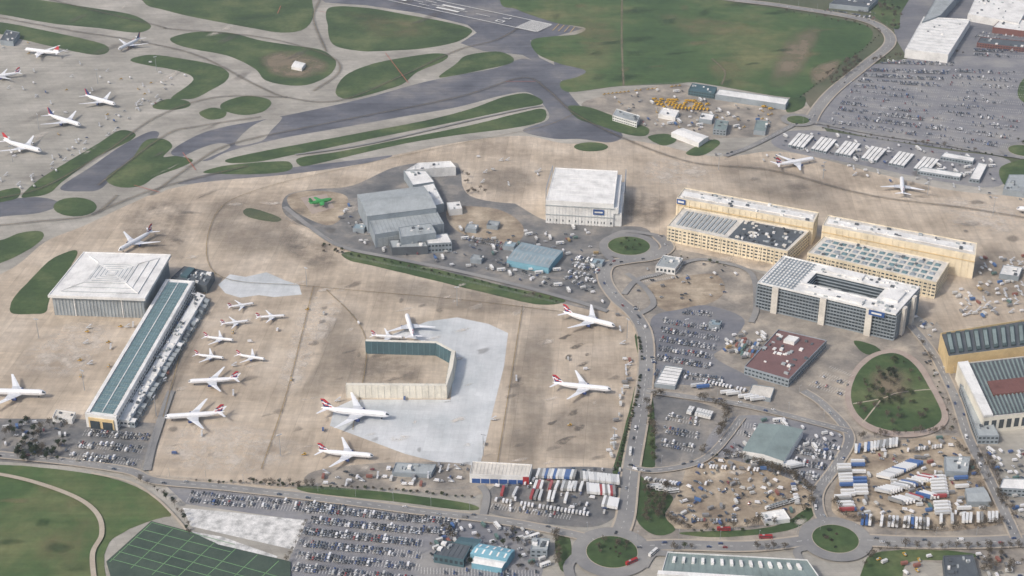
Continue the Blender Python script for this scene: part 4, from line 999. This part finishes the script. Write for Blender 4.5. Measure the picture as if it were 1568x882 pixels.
scatter([(1440,850),(1560,850),(1568,890),(1440,890)],20,K1,.1)
scatter([(1340,850),(1430,850),(1400,880),(1350,880)],9,['shipping_container','baggage_tractor','van'],.4)
scatter([(0,40),(60,60),(250,100),(270,130),(240,160),(160,200),(60,260),(0,290)],40,['baggage_tractor','van','boarding_steps'],.5)
scatter([(260,120),(300,110),(240,160),(50,290),(20,290),(150,190)],50,['parked_car','van','boarding_steps'],.6)
scatter([(1080,240),(1180,232),(1560,300),(1568,312),(1180,255)],26,['van','boarding_steps','parked_car'],.2)
scatter([(1195,205),(1250,204),(1540,248),(1520,280),(1330,255),(1195,228)],60,['van','parked_car','portable_cabin'],.2)
scatter([(700,225),(830,260),(830,300),(720,290)],10,['boarding_steps','van'],.2)
for px in LN:
    w=cat([G(*p) for p in px],8,False)
    for i in range(0,len(w)-1):
        if R.random()<.2:
            a,b=w[i],w[i+1]; t=(b-a).normalized(); s=R.choice((1,-1)); p=a.lerp(b,R.random())+Vector((-t.y,t.x))*s*2.6
            k=R.choice(['parked_car']*6+['van']); 
            inst('moving_car' if k=='parked_car' else k,VM[k],p.x,p.y,ZG,math.atan2(t.y,t.x)+(math.pi if s>0 else 0))
for x,y,r_,k in ((1108,814,.0,'red_bus'),(1172,826,.0,'red_bus'),(967,864,.6,'red_bus'),(965,695,1.45,'coach'),(1000,850,.9,'coach')): inst(k,VM[k],*G(x,y),ZG,r_)
BAY.obj('parking_bay_marking')
# ---------------- trees ----------------
def tree(seed,h,rad,lk,n=260,low=.3):
    rr=random.Random(seed); mb=MB(); mb.beam((0,0,0),(rr.uniform(-.2,.2),0,h*.45),.22,'bark',6,.14)
    tips=[]
    for i in range(8):
        a=i*.785+rr.uniform(-.3,.3); z=h*rr.uniform(low,.5); q=Vector((math.cos(a)*rad*rr.uniform(.4,.8),math.sin(a)*rad*rr.uniform(.4,.8),h*rr.uniform(.6,.9)))
        mb.beam((0,0,z),q,.1,'bark',4,.03); tips.append(q)
    tips+=[Vector((0,0,h*.85)),Vector((0,0,h*.6))]
    for i in range(n):
        c=rr.choice(tips); d=Vector((rr.gauss(0,1),rr.gauss(0,1),rr.gauss(0,.8))); c=c+d*rad*.28
        if c.z<h*low*.7: c.z=h*low*.7+rr.random()
        s=rr.uniform(.25,.6); u=Vector((rr.gauss(0,1),rr.gauss(0,1),rr.gauss(0,1))).normalized(); v=u.orthogonal().normalized()
        mb.face([c-u*s,c+v*s*.8,c+u*s,c-v*s*.8],lk)
    return mb.mesh('tree')
def shrub(seed,lk):
    rr=random.Random(seed); mb=MB()
    for i in range(5): a=i*1.25; mb.beam((0,0,0),(math.cos(a)*.8,math.sin(a)*.8,1.3),.07,'bark',4,.03)
    for i in range(150):
        th=rr.uniform(0,6.28); r=rr.uniform(0,1.9); c=Vector((math.cos(th)*r,math.sin(th)*r,rr.uniform(.2,2.2)*(1-.3*r/1.9)*1.0)); s=rr.uniform(.2,.5); u=Vector((rr.gauss(0,1),rr.gauss(0,1),rr.gauss(0,1))).normalized(); v=u.orthogonal().normalized()
        mb.face([c-u*s,c+v*s*.8,c+u*s,c-v*s*.8],lk)
    return mb.mesh('shrub')
TB=[tree(i,9+i*.8,3.6+.3*i,'leafb',230) for i in range(3)]; TG=[tree(10+i,8,3.4,'leafg',300) for i in range(2)]; TD=[tree(20+i,10,2.8,'leafd',320,.15) for i in range(2)]
SH=[shrub(1,'leafg'),shrub(2,'leafb'),shrub(3,'leafd')]
def trees(px,n,ms,name,s0=.7,s1=1.2):
    xs=[p[0] for p in px]; ys=[p[1] for p in px]; c=0;t=0
    while c<n and t<n*15:
        t+=1; x=R.uniform(min(xs),max(xs)); y=R.uniform(min(ys),max(ys))
        if not pip((x,y),px): continue
        p=G(x,y)
        if blocked(p,True): continue
        c+=1; inst(name,R.choice(ms),p.x,p.y,ZG,R.uniform(0,6.28),R.uniform(s0,s1))
def tline(px,step,ms,name,jit=2,s0=.7,s1=1.1):
    w=cat([G(*p) for p in px],8,False); acc=0
    for i in range(len(w)-1):
        a,b=w[i],w[i+1]; l=(b-a).length; s=(-acc)%step
        while s<l:
            p=a.lerp(b,s/l)+Vector((R.uniform(-jit,jit),R.uniform(-jit,jit)))
            if not blocked(p,True) and not onroad(p,5): inst(name,R.choice(ms),p.x,p.y,ZG,R.uniform(0,6.28),R.uniform(s0,s1))
            s+=step
        acc+=l
trees([(0,652),(60,640),(115,655),(95,708),(20,705),(0,690)],44,TB+TD,'bare_tree',.5,1)
trees([(20,690),(90,685),(100,710),(30,710)],22,TD,'evergreen_tree',.6,1)
tline([(985,612),(998,650),(1000,712)],7,TB+TG,'roadside_tree'); tline([(1000,612),(1040,606),(1070,615)],7,TG+TB,'roadside_tree')
tline([(978,520),(984,560),(972,620),(950,700),(942,722)],5,SH,'shrub',1); trees([(985,745),(1025,760),(1015,790),(1025,812),(985,800)],30,TB,'bare_tree',.5,.9)
tline([(1020,750),(1016,790),(1050,812),(1130,812),(1200,802),(1242,775),(1225,742),(1160,715)],6,TB+[SH[0]],'roadside_tree')
tline([(1080,690),(1060,712),(1085,700),(1140,708),(1240,748)],6,TB+[SH[2]],'roadside_tree'); tline([(1065,612),(1112,634),(1095,680)],6,TB,'bare_tree')
tline([(1278,770),(1290,792),(1350,806),(1440,816),(1530,804),(1548,790),(1510,700)],7,TB,'bare_tree',2,.5,.9); tline([(1290,690),(1306,676),(1380,668),(1460,664)],7,TB,'bare_tree',2,.5,.9)
trees([(1310,600),(1330,560),(1372,548),(1405,575),(1435,640),(1370,658),(1315,630)],60,TB+TG,'park_tree',.4,.9)
trees(ell(1362,580,16,12),8,TD,'evergreen_tree',.5,.9)
tline([(300,738),(440,745),(600,752),(730,765)],7,SH,'shrub',1.5); tline([(380,742),(480,748)],5,TD+TB,'roadside_tree',2,.5,.8); tline([(525,390),(640,412),(780,444),(858,464)],11,SH,'shrub',2)
tline([(1225,150),(1250,130),(1290,100),(1330,70),(1345,50),(1310,38),(1200,18)],14,SH+TB[:1],'shrub',2,.6,1); tline([(1275,130),(1330,98),(1400,88),(1480,84)],9,TB,'bare_tree',2,.5,.9)
tline([(1260,198),(1340,213),(1440,227),(1540,241)],8,TB+SH,'roadside_tree',1.5,.5,.9); trees([(1550,215),(1600,212),(1600,250),(1550,245)],10,TG,'roadside_tree',.5,.8)
trees([(1340,0),(1375,0),(1385,40),(1360,50)],26,TB+TD,'bare_tree',.6,1.1); trees([(1300,90),(1330,90),(1290,125),(1265,135)],14,TB,'bare_tree')
trees(ell(937,847,30,18),16,TB+SH,'roundabout_tree',.4,.8); trees(ell(963,378,24,11),9,SH+TG,'roundabout_tree',.4,.7); trees(ell(1279,827,26,14),6,SH,'shrub')
tline([(990,870),(1000,850),(1040,842),(1130,842),(1220,846)],8,TB+TG,'roadside_tree',2,.5,.9); tline([(850,824),(854,872)],6,TB,'bare_tree'); tline([(1325,870),(1345,846),(1440,842),(1560,842)],9,TB,'bare_tree',2,.5,.9)
trees([(500,370),(530,380),(520,395),(490,385)],8,SH,'shrub'); trees([(705,260),(715,300),(745,300),(720,270)],14,TB,'bare_tree',.4,.7)
trees([(655,800),(835,820),(830,880),(655,870)],24,TB+TD,'bare_tree',.4,.8); tline([(440,862),(470,800)],8,TB,'bare_tree',1,.4,.7)
trees([(1450,680),(1500,690),(1540,780),(1500,790),(1480,700)],22,TB,'bare_tree',.5,.9); tline([(1400,500),(1440,600),(1460,660)],11,TB+SH,'roadside_tree',2,.4,.8)
trees([(1500,840),(1568,840),(1568,885),(1500,885)],20,TB,'bare_tree',.5,.9); tline([(945,400),(1000,392),(1050,396),(1110,410)],9,TG+SH,'roadside_tree',1.5,.4,.7)
tline([(210,735),(250,760),(275,785),(295,830)],8,TB+TD,'roadside_tree',2,.4,.8)
def lamp(h,arm):
    mb=MB(); mb.beam((0,0,0),(0,0,h),.16,'steel',6,.09)
    for s in arm: mb.beam((0,0,h),(s*1.8,0,h+.3),.07,'steel',4); mb.box(min(s*1.4,s*2.2),max(s*1.4,s*2.2),-.18,.18,h+.25,h+.4,'airg')
    return mb.mesh('lamp')
LM=lamp(10,(1,))
def mast():
    mb=MB(); mb.beam((0,0,0),(0,0,24),.45,'steel',8,.2); mb.beam((-2.4,0,24),(2.4,0,24),.15,'steel',4)
    for x in (-2.2,-1.1,0,1.1,2.2):
        mb.hull8([(x-.4,-.5,23.4),(x+.4,-.5,23.4),(x+.4,.1,23.2),(x-.4,.1,23.2),(x-.4,-.6,24.2),(x+.4,-.6,24.2),(x+.4,.1,24.4),(x-.4,.1,24.4)],'airg')
    return mb.mesh('mast')
MS=mast()
for px in LN:
    w=cat([G(*p) for p in px],8,False); acc=0
    for i in range(len(w)-1):
        a,b=w[i],w[i+1]; l=(b-a).length; t=(b-a)/max(l,.01); s=(-acc)%36
        while s<l:
            p=a+t*s+Vector((-t.y,t.x))*9; inst('street_lamp',LM,p.x,p.y,ZG,math.atan2(t.y,t.x)-math.pi/2); s+=36
        acc+=l
for x,y in ((240,640),(300,480),(430,700),(740,700),(960,520),(940,690),(1100,262),(1260,275),(1420,300),(1520,330),(130,600),(60,520),(470,440),(700,470),(60,200),(150,130),(240,110),(20,250),(1300,150),(1400,160),(1500,170),(1450,130),(1350,190),(560,820),(480,850),(640,850),(1050,520)):
    inst('floodlight_mast',MS,*G(x,y),ZG,R.uniform(0,3))
def fence(px,h=2.4,step=4):
    w=cat([G(*p) for p in px],8,False); mb=MB(); acc=0
    for i in range(len(w)-1):
        a,b=w[i],w[i+1]; l=(b-a).length; s=(-acc)%step
        while s<l: p=a.lerp(b,s/l); mb.box(p.x-.06,p.x+.06,p.y-.06,p.y+.06,0,h,'steel'); s+=step
        acc+=l
        for z in (.5,1.4,2.3): mb.face([(a.x,a.y,z),(b.x,b.y,z),(b.x,b.y,z+.12),(a.x,a.y,z+.12)],'steel')
    mb.obj('perimeter_fence')
fence([(236,730),(440,746),(600,752),(718,748)]); fence([(940,722),(958,660),(974,600),(978,540),(970,500),(940,478),(870,468),(780,447),(640,415),(530,392),(500,368),(436,335)]); fence([(1110,245),(1190,232),(1330,258),(1450,282),(1540,290)]); fence([(868,145),(950,134),(1050,128),(1100,134)]); fence([(238,655),(228,700),(215,724)])
print(CNT,len(bpy.data.objects))
# haze layer (real participating medium)
m=bpy.data.materials.new('haze'); m.use_nodes=True; nt=m.node_tree; nt.nodes.clear()
o=nt.nodes.new('ShaderNodeOutputMaterial'); v=nt.nodes.new('ShaderNodeVolumeScatter'); v.inputs['Color'].default_value=(.86,.94,1,1); v.inputs['Density'].default_value=5.5e-5; v.inputs['Anisotropy'].default_value=.2
nt.links.new(v.outputs[0],o.inputs['Volume']); M['haze']=m
mb=MB(); mb.box(-20000,20000,-15000,25000,-5,1100,'haze'); mb.obj('sky_haze')
# ---------------- camera & light ----------------
sc=bpy.context.scene
cam=bpy.data.cameras.new('camera'); cam.lens=36*FL/1568; cam.sensor_width=36; cam.clip_start=1; cam.clip_end=60000
co=bpy.data.objects.new('camera',cam); co.location=(0,0,H); co.rotation_euler=(math.pi/2-P,0,0); COL.objects.link(co); sc.camera=co
el=math.radians(44); az=math.radians(-128)
sd=Vector((math.sin(az)*math.cos(el),math.cos(az)*math.cos(el),math.sin(el)))
sl=bpy.data.lights.new('sun','SUN'); sl.energy=2.15; sl.angle=math.radians(6); sl.color=(1,.965,.91)
so=bpy.data.objects.new('sun',sl); so.rotation_euler=(-sd).to_track_quat('-Z','Y').to_euler(); so.location=(0,1500,900); COL.objects.link(so)
w=bpy.data.worlds.new('World'); sc.world=w; w.use_nodes=True; nt=w.node_tree; bg=nt.nodes['Background']
sky=nt.nodes.new('ShaderNodeTexSky'); sky.sky_type='NISHITA'; sky.sun_disc=False; sky.sun_elevation=el; sky.sun_rotation=az; sky.dust_density=4; sky.air_density=1
nt.links.new(sky.outputs[0],bg.inputs[0]); bg.inputs[1].default_value=.15
sc.view_settings.view_transform='Standard'; sc.view_settings.look='None'; sc.view_settings.exposure=0
